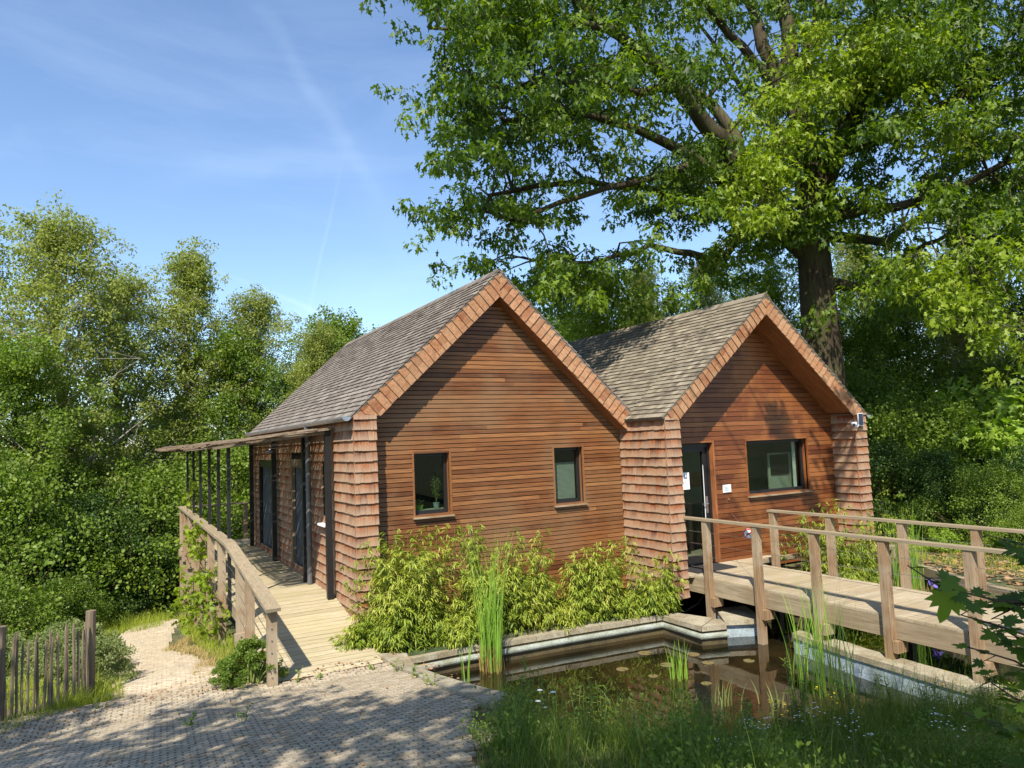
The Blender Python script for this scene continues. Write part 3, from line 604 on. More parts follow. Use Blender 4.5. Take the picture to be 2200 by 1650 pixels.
# entrance door
dm=MB(); yd=ywB+.10
dm.bb(5.42,5.50,yd,yd+.06,.02,2.07); dm.bb(6.33,6.42,yd,yd+.06,.02,2.07); dm.bb(5.50,6.33,yd,yd+.06,1.99,2.07); dm.bb(5.50,6.33,yd,yd+.06,.02,.14); dr_=dm.build('entrance_door','frame',house)
f2=MB(); f2.bb(6.42,6.47,yd-.03,yd+.05,0,2.15); f2.bb(5.42,6.42,yd-.03,yd+.05,2.07,2.15); f2.build('frame','frame',dr_)
f3=MB(); f3.bb(6.472,6.505,ywB-.03,yd+.06,0,2.15); f3.bb(5.4,6.505,ywB-.03,yd+.02,2.152,2.18); f3.build('reveal_board','soffit',dr_)
gp=MB(); gp.bb(5.50,6.33,yd+.03,yd+.036,.14,1.99); gp.build('pane','glass',dr_)
hd=MB(); hd.tube([(6.37,yd-.02,1.05),(6.37,yd-.05,1.05),(6.24,yd-.05,1.05)],.009,8); hd.bb(6.345,6.395,yd-.012,yd-.002,.88,1.18); hd.build('handle','steel',dr_)
hs=MB(); hs.bb(6.318,6.328,yd-.008,yd-.001,.16,1.75); hs.build('steel_trim','white',dr_)
rm=MB(); a,b,c,d,y0,y1=5.1,10.0,.0,2.45,yd+.07,1.4
rm.add([(a,y0,c),(b,y0,c),(b,y1,c),(a,y1,c),(a,y0,d),(b,y0,d),(b,y1,d),(a,y1,d)],[(4,7,6,5),(3,2,6,7),(0,3,7,4),(1,5,6,2)]); rm.build('room','greypanel',dr_)
rm=MB(); rm.bb(5.1,10.0,y0,1.4,-.01,.012); rm.build('room_floor','floorin',dr_)
ip=MB(); ip.bb(7.55,7.9,1.36,1.385,1.2,1.5); ip.build('poster','orange',dr_)
ip=MB(); ip.bb(7.95,8.15,1.36,1.385,1.65,1.85); ip.build('poster','orange',dr_)
ip=MB(); ip.bb(7.93,8.25,1.36,1.385,1.05,1.6); ip.build('pinboard','dark',dr_)
ip=MB(); ip.bb(7.3,7.45,1.36,1.385,1.2,1.35); ip.build('poster','dark',dr_)
# things fixed to or standing by the building
def disc(mb,c,r,n,t,axis=(0,-1,0),seg=24):
    a=Vector(axis).orthogonal().normalized(); b=Vector(axis).normalized().cross(a); mb.prism([Vector(c)+(a*math.cos(2*math.pi*k/seg)+b*math.sin(2*math.pi*k/seg))*r for k in range(seg)],axis,0,t)
pn=thing('paper_notice',(5.92,yd-.004,1.3),'white paper notice with a dark blue square taped to the glass door','notice')
q=MB(); q.bb(5.83,6.01,yd+.022,yd+.026,1.33,1.63); q.build('sheet','paper',pn)
q=MB(); q.bb(5.89,5.95,yd+.018,yd+.021,1.52,1.60); q.build('printed_square','blue',pn)
# letter P in the square
q=MB(); q.bb(5.908,5.916,yd+.014,yd+.0175,1.53,1.59); q.bb(5.916,5.934,yd+.014,yd+.0175,1.582,1.59); q.bb(5.926,5.934,yd+.014,yd+.0175,1.566,1.582); q.bb(5.916,5.934,yd+.014,yd+.0175,1.558,1.566); q.build('letter','paper',pn)
q=MB(); 
for k,(a,b) in enumerate(((5.87,5.97),(5.88,5.96),(5.86,5.98),(5.86,5.975),(5.87,5.96))): q.bb(a,b,yd+.018,yd+.021,1.46-k*.022,1.466-k*.022)
q.build('printed_lines','greyink',pn)
wn=thing('wall_notice',(6.76,ywB-.03,1.25),'small white plate screwed to the boards right of the glass door','plate')
q=MB(); q.bb(6.66,6.86,ywB-.034,ywB-.024,1.23,1.37); q.build('plate','white',wn)
q=MB(); [q.bb(6.70,6.82,ywB-.0365,ywB-.0345,1.33-k*.02,1.333-k*.02) for k in range(4)]; q.build('printed_lines','greyink',wn)
rbx=thing('bell_push',(6.79,ywB-.03,1.08),'tiny brass bell push under the white plate','bell'); q=MB(); disc(q,(6.79,ywB-.022,1.10),.022,0,.02); q.build('button','soffit',rbx); q=MB(); disc(q,(6.79,ywB-.043,1.10),.009,0,.006); q.build('knob','steel',rbx)
cm=thing('security_camera',(9.62,yB-.05,2.35),'small white security camera on the right gable pier','camera')
q=MB(); q.tube([(9.63,yB-.03,2.40),(9.63,yB-.13,2.40)],.028,10); q.build('mount','white',cm)
q=MB(); q.tube([(9.63,yB-.12,2.36),(9.56,yB-.16,2.37),(9.44,yB-.22,2.36)],[.03,.04,.035],12); q.build('body','white',cm)
q=MB(); q.tube([(9.44,yB-.22,2.36),(9.435,yB-.225,2.36)],.028,12); q.build('lens','black',cm)
sp=thing('solar_panel',(9.87,yB-.05,2.3),'small solar panel with white rim on the right gable pier','solar panel')
q=MB(); q.box((9.84,yB-.075,2.475),(.15,.018,.25)); q.build('rim','white',sp); q=MB(); q.box((9.84,yB-.088,2.475),(.125,.006,.225)); q.build('cell','solar',sp)
q=MB(); q.tube([(9.66,yB-.1,2.33),(9.72,yB-.09,2.325),(9.78,yB-.08,2.38)],.006,6); q.build('cable','white',sp)
mt=thing('door_mat',(5.95,-.95,0),'dark rubber mat on the bridge boards in front of the glass door','mat')
q=MB(); q.bb(5.45,6.35,-1.05,-.58,.004,.018); q.build('pad','mat',mt); q=MB(); 
for k in range(22): q.bb(5.48+k*.04,5.495+k*.04,-1.03,-.60,.018,.022)
q.build('ribs','mat',mt)
lm=thing('wall_lamp',(-.05,5.1,2.35),'small grey wall lamp above the curtained side doors','lamp')
q=MB(); q.tube([(.0,4.95,2.36),(-.30,4.95,2.36)],.012,6); q.build('arm','zinc',lm); q=MB(); q.tube([(-.30,4.95,2.36),(-.30,4.95,2.31),(-.30,4.95,2.27)],[.02,.05,.11],12); q.build('shade','zinc',lm)
# pots on the window sill, seen through the left window
def pot(x,y,z,r,h,mt_,label,nlv,hh,shape,size,twigs=3):
    t=thing('potted_plant',(x,y,z),label,'potted plant'); q=MB(); q.tube([(x,y,z),(x,y,z+h)],[r*.75,r],14); q.build('pot',mt_,t)
    if nlv:
        q=MB(); cs=[]
        for k in range(twigs):
            a=R.random()*6.28; e=Vector((x+.05*math.cos(a),y+.04*math.sin(a),z+h+hh*R.uniform(.7,1))); q.tube([(x,y,z+h*.8),e],[.004,.002],4); cs+=[Vector((x,y,z+h)).lerp(e,s) for s in(.4,.6,.8,1)]
        q.build('stems','stem',t); obj('leaves',npmesh('leaves',*leafcloud(NR,cs,.045,nlv,size,shape),3),'midleaf',t)
yp=RA+.25; zs=1.295
sh=MB(); 
pot(1.18,yp,zs,.055,.07,'lime','small seedling in a lime green pot on the left window sill',3,.12,'round',.03)
pot(1.46,yp,zs,.055,.09,'potgrey','tall spindly plant in a grey pot on the left window sill',8,.42,'rhomb',.035,7)
jar=thing('white_jar',(1.085,yp,zs),'white cylindrical jar at the left end of the window sill','jar'); q=MB(); q.tube([(1.08,yp,zs),(1.08,yp,zs+.15)],.035,14); q.build('body','white',jar); q=MB(); q.tube([(1.08,yp,zs+.151),(1.08,yp,zs+.165)],.037,14); q.build('lid','zinc',jar)
sl=MB(); sl.bb(.98,1.61,RA+.145,RA+.36,1.27,1.29); sl.build('inner_sill','greypanel',w1)
# ---------------------------------------------------------------- side deck with ramp
def rz(y): return 0.0 if y>1.2 else (y-1.2)*.2
deck=thing('wooden_deck',(-.8,5,-.5),'raised timber deck and ramp with handrail along the left wall','deck')
db=MB(); y=-1.22
while y<10.35:
    x0=-1.46+.02*(y<1); x1=-.02 if y>.9 else -.02+.03*(.9-y); x0=-1.46 if y>.5 else -1.46+.06*(.5-y)/1.7
    z=rz(y+.05); x0+=R.uniform(-.008,.008); x1+=R.uniform(-.008,.008)
    if y>9.15: x1=1.2
    a=math.atan(.2) if y<1.15 else 0
    db.box(((x0+x1)/2,y+.056,z-.016+R.uniform(-.0015,.0015)),(x1-x0,.110,.03),Matrix.Rotation(a,3,'X')); y+=.1175
db.build('floor_boards','ramp',deck)
fr=MB(); fr.bar((-1.44,1.2,-.12),(-1.44,10.3,-.12),.06,.17); fr.bar((-1.43,1.2,-.12),(-1.38,-1.15,-.59),.06,.15); fr.bar((-.2,1.2,-.12),(-.2,10.3,-.12),.05,.17); fr.bar((-.15,1.2,-.12),(-.05,-1.15,-.59),.05,.15); fr.bar((-1.44,10.3,-.12),(1.2,10.3,-.12),.05,.17)
fr.build('side_beam','beam',deck)
PY=[-1.28,-.2,.66,2.2,3.7,5.1,6.3,7.9,9.2,10.2]
for i,yy in enumerate(PY):
    xp=-1.56 if yy>1 else (-1.50 if yy>-1 else -1.42); zb=GZ(xp,yy)-.05; zt=.93+rz(yy)
    q=MB(); q.bb(xp-.055,xp+.055,yy-.05,yy+.05,zb,zt); p=q.build('post','post',deck)
    q=MB()
    if yy>-1: q.bb(xp-.09,xp+.22,yy-.115,yy-.055,rz(yy)-.27,rz(yy)-.10)
    if yy>-1: q.build('bracket','post',p)
    for dz in ((-.14,-.23) if yy>-1 else (.02,.16,.3,.44,.58,.72)): q=MB(); q.tube([(xp-.01,yy-.13 if yy>-1 else yy-.058,rz(yy)+dz),(xp-.01,yy-.05,rz(yy)+dz)],.011,6); q.build('bolt','steel',p)
q=MB(); q.bb(-.06,.04,10.2,10.3,-.5,.93); q.build('post','post',deck)
hr=MB(); hr.bar((-1.56,10.28,.96),(-1.56,1.2,.96),.17,.042); hr.bar((-1.56,1.2,.961),(-1.42,-1.42,.45),.17,.042); hr.bar((-1.64,10.25,.955),(.05,10.25,.955),.12,.04); hr.build('handrail','rail',deck)
cb=MB()
for k in range(5):
    z=.13+k*.16; cb.tube([(-1.56,10.25,z),(-1.56,1.2,z),(-1.44,-1.28,z-.49)],.0035,4); cb.tube([(-1.56,10.25,z),(.0,10.25,z)],.0035,4)
cb.build('wire_cables','steel',deck)
# canopy of brushwood on black steel posts
can=thing('brushwood_canopy',(-.8,5,0),'thin brushwood canopy on slim black steel posts over the side deck','canopy')
for yy in (1.75,3.05,4.45,6.1,7.65,9.25): 
    q=MB(); q.bb(-1.525,-1.475,yy-.025,yy+.025,-.12 if yy<2 else .1,2.44); q.build('post','black',can)
for yy in (1.12,2.74,5.98-.35,8.55):
    q=MB(); q.bb(-.155,-.065,yy-.045,yy+.045,-.12,2.62); q.build('post','black',can)
for yy in (1.12,2.74,4.3,5.98,7.6,8.55,10.0):
    q=MB(); q.bar((-.07,yy,2.575),(-1.8,yy,2.385),.05,.05); q.build('beam','picket',can)
q=MB(); 
for k in range(640):
    yy=1.0+9.6*k/640+R.uniform(-.02,.02); dz=R.uniform(-.008,.012); xs=-1.8-R.uniform(0,.14 if yy<6 else .42)
    if R.random()<.5: pts=[(-.03,yy,2.625+dz),(-.9,yy+R.uniform(-.05,.05),2.545+dz+R.uniform(-.012,.008)),(xs,yy+R.uniform(-.05,.05),2.425+dz+R.uniform(-.02,.03))]
    else: pts=[(-.03-R.random()*.4,yy,2.615+dz),(-1.0,yy+R.uniform(-.1,.1),2.525+dz),(xs,yy+R.uniform(-.2,.2),2.43+dz+R.uniform(-.01,.04))]
    q.tube(pts,[.013,.015,.010],4)
for k in range(40):
    y0=R.uniform(1,7.5); x=-R.uniform(.1,1.85); zc=2.63-.115*(-x)-.01; q.tube([(x,y0,zc-.03),(x-.05,y0+1.5,zc-.04),(x,y0+3,zc-.03)],.012,5)
q.build('brushwood','brush',can)
# ---------------------------------------------------------------- footbridge
br=thing('footbridge',(6.1,-4,-.1),'low timber footbridge with two handrails crossing the pond to the glass door','bridge')
q=MB(); y=-.50
while y>-9.2:
    x0=5.33+R.uniform(-.008,.008); x1=6.88+R.uniform(-.01,.01)
    if y>-1.0: x1=7.9
    if y>-1.02: x0=5.25
    if y-.125<-9.2: break
    q.box(((x0+x1)/2,y-.062,-.016+R.uniform(-.002,.002)),(x1-x0,.118,.03)); y-.125; y-=.125
q.build('floor_boards','deck',br)
for x in(5.35,6.86):
    q=MB(); yy=-.9
    q.bb(x-.03,x+.03,-9.2,-.55,-.27,-.034); q.build('side_beam','beam',br)
q=MB(); q.bb(6.95,8.0,-1.06,-.98,.0,.07); q.bb(5.9,6.0,-9,-.6,-.25,-.04); q.build('kerb_beam','beam',br)
for x,ys in((5.27,(-1.5,-2.54,-3.56,-4.58,-5.62,-6.66,-7.7)),(6.95,(-1.36,-2.5,-3.72,-4.76,-5.8,-6.8,-7.8))):
    for yy in ys:
        q=MB(); gb=-.62 if x<6 else -.9; gb=-1.2 if abs(yy+3.56)<.1 or abs(yy+2.54)<.1 else gb
        q.bb(x-.05,x+.05,yy-.05,yy+.05,gb,.915); p=q.build('post','post',br)
        s=1 if x<6 else -1; q=MB()
        q.prism([(x+s*.05,yy+.02,-.28),(x+s*.17,yy+.02,-.28),(x+s*.17,yy+.02,-.34),(x+s*.05,yy+.02,-.42)],(0,1,0),-.07,.05); q.build('bracket','post',p); q=MB(); q.bb(x-.045,x+.16,yy-.12,yy-.052,-.42,-.28); q.build('bracket','post',p)
q=MB(); q.bar((5.27,-.98,.935),(5.27,-9,.935),.125,.036); q.build('handrail','rail',br)
q=MB(); q.bar((6.95,-1.28,.935),(6.95,-9,.935),.125,.036); q.build('handrail','rail',br)
q=MB()
for x in(5.27,6.95):
    for k in range(4): q.tube([(x,-1.1,.16+k*.19),(x,-5,.155+k*.19),(x,-9,.16+k*.19)],.003,4)
q.build('wire_cables','steel',br)
sg=thing('no_dogs_sign',(5.5,-2.3,.4),'round white and red prohibition sign hanging on a chain at the bridge','sign')
# hanging on the chain that runs from a wall hook to the second bridge post
SGP=(5.42,-2.25,.765); A_=Vector((6.84,ywB-.02,.84)); B_=Vector((5.33,-2.50,.86)); pts=[A_.lerp(B_,t)+Vector((0,0,-.10*math.sin(math.pi*t)*(.4+t))) for t in [k/14 for k in range(15)]]
q=MB(); q.tube(pts,.0035,5); q.build('chain','zinc',sg)
cn=Vector(SGP); nn=(Vector((CX,CY,0))-Vector((cn.x,cn.y,0))).normalized()
q=MB(); disc(q,cn,.082,0,.004,nn,28); q.build('plate','white',sg)
q=MB(); a=nn.orthogonal().normalized(); a=Vector((-nn.y,nn.x,0)); b=Vector((0,0,1)); ring=[]
for k in range(28):
    t0,t1=2*math.pi*k/28,2*math.pi*(k+1)/28
    P_=lambda t,r:cn+(a*math.cos(t)+b*math.sin(t))*r
    q.prism([P_(t0,.062),P_(t1,.062),P_(t1,.08),P_(t0,.08)],nn,.0045,.006)
q.prism([cn+a*.045+b*.05,cn+a*.052+b*.043,cn-a*.045-b*.05,cn-a*.052-b*.043],nn,.0045,.0065); q.build('red_ring','red',sg)
q=MB(); q.prism([cn+a*x+b*z for x,z in((-.03,.008),(.015,.012),(.03,.03),(.04,.022),(.03,.0),(.028,-.03),(.018,-.03),(.016,-.008),(-.018,-.008),(-.02,-.03),(-.03,-.03))],nn,.0042,.0044); q.build('dog_outline','dark',sg)
hp=thing('hose',(5.3,-.8,-.6),'grey flexible hose curling out under the building corner','hose')
pts=[W(u,v,d) for u,v,d in((1440,1322,12.6),(1475,1312,12.7),(1500,1296,12.8),(1513,1275,12.9),(1519,1245,13.0))]; q=MB(); q.tube(pts,.018,8); q.build('tube','pipe',hp)
for i in range(60): pass
# ---------------------------------------------------------------- pond walls
def coping(name,label,path,w,zt,th,matn='stone',face=None,facez=None,lip=None):
    "stone cap along a path (list of outer-edge points and inner-edge points)"
    t=thing(name,(*path[0][0],zt-.3),label,'pond wall'); q=MB(); R2=random.Random(len(path))
    for i in range(len(path)-1):
        (a,b),(c,d)=path[i],path[i+1]; L_=math.dist(a,c); n=max(1,round(L_/.55))
        for k in range(n):
            t0,t1=k/n+.004/L_,(k+1)/n-.004/L_; lp=lambda p,r,t:(p[0]+(r[0]-p[0])*t,p[1]+(r[1]-p[1])*t); dz=R2.uniform(-.004,.004)
            q.prism([(*lp(a,c,t0),zt+dz),(*lp(b,d,t0),zt+dz),(*lp(b,d,t1),zt+dz),(*lp(a,c,t1),zt+dz)],Z,-th,0)
    q.build('coping',matn,t)
    if face:
        q=MB()
        for i in range(len(path)-1):
            (a,b),(c,d)=path[i],path[i+1]; q.prism([(*a,zt-th),(b[0]*.93+a[0]*.07,b[1]*.93+a[1]*.07,zt-th),(d[0]*.93+c[0]*.07,d[1]*.93+c[1]*.07,zt-th),(*c,zt-th)],Z,-.75,-.001)
        q.build('wall_face',face,t)
    if lip:
        q=MB(); q.tube([(b[0]*.98+a[0]*.02,b[1]*.98+a[1]*.02,zt-th-.075) for a,b in path],.042,12); q.build('rolled_edge',lip,t,False)
    return t
coping('pond_wall','long stone capped pond wall running below the bamboo',[((.13,-.72),(.34,-1.06)),((1.2,-.80),(1.22,-1.04)),((2.8,-.92),(2.82,-1.12)),((4.70,-1.0),(4.48,-1.26)),((4.98,-1.86),(4.48,-2.12)),((5.02,-1.98),(4.88,-2.24))],.3,-.5,.07,face='algae',lip='liner')
ko=[(-.02,-.80),(0,-1.03),(.03,-1.48),(-.01,-2.09),(-.09,-2.75),(-.17,-3.45),(-.21,-4.1),(-.22,-4.7)]; ki=[(.34,-1.02),(.27,-1.30),(.23,-1.60),(.17,-2.12),(.10,-2.75),(.05,-3.42),(.03,-4.08),(.02,-4.65)]
kt=thing('pond_kerb',(0,-2.5,-.6),'curved pale kerb between the paving and the pond','pond kerb'); q=MB()
for i in range(len(ko)-1):
    za,zb=GZ(-.4,ko[i][1])+.055,GZ(-.4,ko[i+1][1])+.055; n=2 if i>0 else 1
    for k in range(n):
        t0,t1=k/n+.006,(k+1)/n-.006; lp=lambda p,r_,t:(p[0]+(r_[0]-p[0])*t,p[1]+(r_[1]-p[1])*t,za+(zb-za)*t)
        q.prism([lp(ko[i],ko[i+1],t0),lp(ki[i],ki[i+1],t0),lp(ki[i],ki[i+1],t1),lp(ko[i],ko[i+1],t1)],Z,-.09,0)
q.build('coping','stone',kt); q=MB()
for i in range(len(ko)-1):
    za,zb=GZ(-.4,ko[i][1])-.04,GZ(-.4,ko[i+1][1])-.04; a,b,c,d=ko[i],ki[i],ki[i+1],ko[i+1]
    q.add([(*a,-1.25),(b[0]-.02,b[1],-1.25),(c[0]-.02,c[1],-1.25),(*d,-1.25),(*a,za),(b[0]-.02,b[1],za),(c[0]-.02,c[1],zb),(*d,zb)],[(4,5,6,7),(1,2,6,5),(0,4,7,3)])
q.build('wall_face','algae',kt)
coping('pond_wall','short stone capped wall block under the bridge beside the door corner',[((5.50,-1.36),(5.03,-2.02)),((6.02,-1.50),(5.58,-2.30))],.3,-.52,.07,face='bluewall')
coping('pond_wall','sloping blue grey pond wall along the near side of the footbridge',[((5.6,-3.05),(5.25,-3.1)),((5.38,-4.2),(5.06,-4.25)),((5.32,-5.5),(4.97,-5.5)),((5.34,-6.3),(4.99,-6.3))],.3,-.5,.07,face='bluewall')
# log edge beyond the bridge
lg=thing('timber_edging',(9.5,-3,-.3),'weathered timber edging between pond reeds and leaf litter','edging'); q=MB(); q.bar((9.6,-1.9,-.2),(8.9,-3.2,-.2),.14,.16); q.bar((8.88,-3.25,-.2),(8.3,-4.6,-.2),.14,.15); q.build('sleeper','rail',lg)
lg=thing('wooden_bench_plank',(9.3,-1.3,-.3),'low pale plank lying behind the far handrail beside the reeds','plank'); q=MB(); q.bar((8.9,-1.5,-.02),(10.4,-1.2,-.02),.25,.05); q.build('board','rail',lg); q=MB(); q.bb(9.1,9.2,-1.6,-1.3,-.35,-.05); q.build('leg','rail',lg); q=MB(); q.bb(10.1,10.2,-1.4,-1.1,-.35,-.05); q.build('leg','rail',lg)
# ---------------------------------------------------------------- picket fence
fn=thing('picket_fence',(-3.8,-.5,-.45),'rough chestnut picket fence at the left edge of the paving','fence')
a=Vector((-4.95,-1.25,0)); b=Vector((-3.33,-.30,0)); NP=36
for k in range(NP):
    t=k/(NP-1); p=a.lerp(b,t); z=GZ(p.x,p.y); h=.86+R.uniform(-.06,.10); r=.013+R.random()*.006; q=MB(); le=R.uniform(-.05,.05); l2=R.uniform(-.03,.03)
    q.tube([(p.x,p.y,z-.05),(p.x+le*.4+R.uniform(-.01,.01),p.y+l2*.4,z+h*.4),(p.x+le*.8,p.y+l2,z+h*.92),(p.x+le*.9,p.y+l2,z+h)],[r,r*1.05,r*.95,.004],5); q.build('picket','picket',fn)
for p,rr,hh in ((a.lerp(b,.50),.055,1.02),(b+Vector((.02,.03,0)),.055,1.02)):
    z=GZ(p.x,p.y); q=MB(); q.tube([(p.x,p.y+.05,z-.05),(p.x,p.y+.05,z+hh*.5),(p.x+.01,p.y+.05,z+hh)],[rr,rr*1.02,rr],10); q.build('post','picket',fn)
q=MB()
for h in(.3,.72):
    q.tube([a.lerp(b,k/40)+Vector((0,.022*(-1)**k,GZ(*a.lerp(b,k/40).xy)+h)) for k in range(41)],.003,4)
q.build('wire','pipe',fn)
# ================================================================ PLANTS
def foliage_obj(name,V,Fc,matn,parent): return obj(name,npmesh(name,V,Fc,3),matn,parent)
# ---- generic trees
def tree_proto(seed,H,Rc,tr,nlimb,leaf,shape,per,matn,barkn,crown_lo=.25,droop=.3,up=.6,cr=.55,profile='oval',sub=5):
    rng=np.random.default_rng(seed); rr=random.Random(seed)
    t=MB(); n=9; pts=[];rad=[]
    wob=[(0,0)]
    for i in range(n): wob.append((wob[-1][0]+rr.uniform(-.03,.03)*H*.5,wob[-1][1]+rr.uniform(-.03,.03)*H*.5))
    for i in range(n+1):
        s=i/n; pts.append(Vector((wob[i][0]*s,wob[i][1]*s,H*s*.97))); rad.append(max(.02,tr*(1-s)**.8*(1.25 if i==0 else 1)))
    t.tube(pts,rad,8,cap=False); C=[];Cr=[]
    def at_(s): f=s*n; i=min(int(f),n-1); return pts[i].lerp(pts[i+1],f-i)
    for k in range(nlimb):
        s=crown_lo+(1-crown_lo)*((k+rr.random())/nlimb)**.85; s=min(s,.98); p=at_(s); a=k*2.4+rr.uniform(-.5,.5)
        q=(s-crown_lo)/(1-crown_lo)
        if profile=='oval': w=math.sin(math.pi*min(1,.22+.78*q))**.7
        elif profile=='cone': w=(1-q)**.8+.12
        else: w=.75+.25*math.sin(q*9)
        l=Rc*(.25+.75*w)*rr.uniform(.65,1.15); el=up*rr.uniform(.6,1.2)+.5*q
        d=Vector((math.cos(a)*math.cos(el),math.sin(a)*math.cos(el),math.sin(el))); lp=[p];x=p.copy()
        for j in range(4):
            x=x+d*(l/4)+Vector((rr.uniform(-1,1),rr.uniform(-1,1),rr.uniform(-1,1)))*l*.05; d=(d+Vector((0,0,-.10*droop*j))).normalized(); lp.append(x.copy())
        r0=max(.02,tr*(1-s)**.8*.5); t.tube(lp,[r0,r0*.7,r0*.45,r0*.25,.008],5,cap=False)
        for j in range(1,5):
            for m_ in range(sub if j>1 else 2):
                c=lp[j]+Vector((rr.gauss(0,1),rr.gauss(0,1),rr.gauss(0,.8)-droop*.3))*(l*.13+.15); C.append(c);Cr.append(cr*rr.uniform(.6,1.2))
                if m_%2==0: t.tube([lp[j],c],[max(.008,r0*.15),.005],4,cap=False)
    top=at_(.99); C+= [top+Vector((rr.gauss(0,.3),rr.gauss(0,.3),rr.uniform(-.5,.2))) for _ in range(6)]; Cr+=[cr*.7]*6
    V,Fc=leafcloud(rng,C,Cr,per,leaf,shape,droop,.8)
    root=bpy.data.objects.new('tree',None); COL.objects.link(root)
    a1=obj('trunk',t_build(t,'trunk'),barkn,root); a2=obj('crown',npmesh('crown',V,Fc,3),matn,root)
    KIDS[root.name]=[a1,a2]; root['H']=H; return root
def t_build(mb,name):
    me=bpy.data.meshes.new(name); me.from_pydata(mb.v,[],mb.f); me.update(); me.shade_smooth(); return me
def place(proto,name,label,cat,group,x,y,z,h,rot,used=set()):
    if proto.name not in used: o=proto; used.add(proto.name); 
    else: o=copy_tree(proto)
    H=o['H']; s=h/H; o.location=(x,y,z); o.rotation_euler=(0,0,rot); o.scale=(s,s,s)
    key=o.name; kids=[c for c in COL.objects if c.parent==o] if False else None
    o['label']=label;o['category']=cat;o['group']=group
    if o is not proto: o.name=name
    else: NAMELATER.append((o,name))
    return o
NAMELATER=[]
def place_px(proto,name,label,cat,group,u,vtop,dep,rot,sink=.3):
    p=W(u,950,dep); zt=W(u,vtop,dep).z; z=GZ(p.x,p.y)-sink; return place(proto,name,label,cat,group,p.x,p.y,z,zt-z,rot)
birchA=tree_proto(11,13,3.5,.25,54,.11,'rhomb',44,'birchleaf','trunkb',.12,.6,.75,.36)
birchB=tree_proto(12,13,3.1,.22,50,.11,'rhomb',44,'birchleaf','trunkb',.12,.6,.8,.35)
broad=tree_proto(13,12,4.0,.25,46,.11,'round',50,'midleaf','trunk',.12,.3,.5,.48)
darkt=tree_proto(14,12,4.2,.25,46,.10,'round',60,'darkleaf','trunk',.08,.3,.4,.52)
pale=tree_proto(15,13,3.4,.2,48,.10,'rhomb',56,'birchleaf','trunk',.1,.3,.8,.40,'cone')
lightt=tree_proto(16,9,3.0,.15,38,.13,'oakl',40,'oaklight','trunk',.12,.5,.5,.42)
B_='birches beyond the deck'
place_px(birchA,'birch_tree','tall airy birch at the left edge, second crown from the left','birch',B_,130,480,21,.3)
place_px(birchB,'birch_tree','birch cut by the left edge of the photo','birch',B_,-60,500,23,1.3)
place_px(birchB,'birch_tree','birch with a narrow pointed crown midway between the edge and the roof','birch',B_,400,560,26,2.2)
place_px(birchA,'birch_tree','rounded birch nearer the roof than the pointed one','birch',B_,545,650,27,4.0)
place_px(birchA,'birch_tree','birch filling the space under the two tallest left crowns','birch',B_,250,610,24,5.1)
place_px(pale,'slender_tree','thin pale topped tree showing just left of the grey roof','tree','trees beyond the deck',655,720,24,.5)
place_px(broad,'broadleaf_tree','bright green tree peeping over the left roof edge','tree','trees beyond the deck',735,715,27,1.0)
place_px(broad,'broadleaf_tree','leafy green tree low behind the canopy','tree','trees beyond the deck',490,760,26,2.0)
place_px(darkt,'dark_tree','dark tree mass behind the left birches','tree','trees beyond the deck',150,900,28,.2)
place_px(darkt,'dark_tree','dark tree mass between the birches and the roof','tree','trees beyond the deck',360,880,29,2.4)
place_px(broad,'broadleaf_tree','green tree in front of the leftmost birch trunk','tree','trees beyond the deck',20,780,19,3.0)
place_px(darkt,'dark_tree','dark tree close behind the roof foot','tree','trees beyond the deck',640,810,26,3.4)
G2='trees behind the building'
place_px(pale,'slender_tree','pale grey green tree rising between the two gables','tree',G2,1390,580,27,1.2)
place_px(lightt,'bright_tree','bright green maple crown just left of the right roof ridge','tree',G2,1290,620,22,1.0)
place_px(broad,'broadleaf_tree','green tree low between the gables','tree',G2,1220,700,26,4.0)
place_px(pale,'slender_tree','pale tree left of the big trunk above the right gable','tree',G2,1560,570,28,2.2)
place_px(lightt,'bright_tree','light green tree directly left of the big trunk','tree',G2,1660,600,23,2.5)
place_px(birchA,'birch_tree','feathery tree behind the big trunk on its right','tree',G2,1870,520,28,2.2)
place_px(broad,'broadleaf_tree','leafy tree right of the right gable','tree',G2,1960,600,23,.4)
place_px(pale,'slender_tree','tall sunlit tree near the right edge of the photo','tree',G2,2150,420,27,3.2)
place_px(broad,'broadleaf_tree','shaded leafy tree deep in the wood right of the gable','tree',G2,1900,700,27,1.1)
place_px(lightt,'bright_tree','bright leafy tree in the wood at the right edge','tree',G2,2120,660,24,2.1)
place_px(birchB,'birch_tree','birch with a white trunk in the wood on the right','birch',G2,2080,560,21,2.9)
place_px(darkt,'dark_tree','dark wood edge tree cut by the right edge','tree',G2,2280,600,19,4.1)
place_px(broad,'broadleaf_tree','tree behind the right roof slope','tree',G2,1800,690,24,4.4)
place_px(darkt,'dark_tree','dark tree hidden between the gables','tree',G2,1400,650,31,.9)
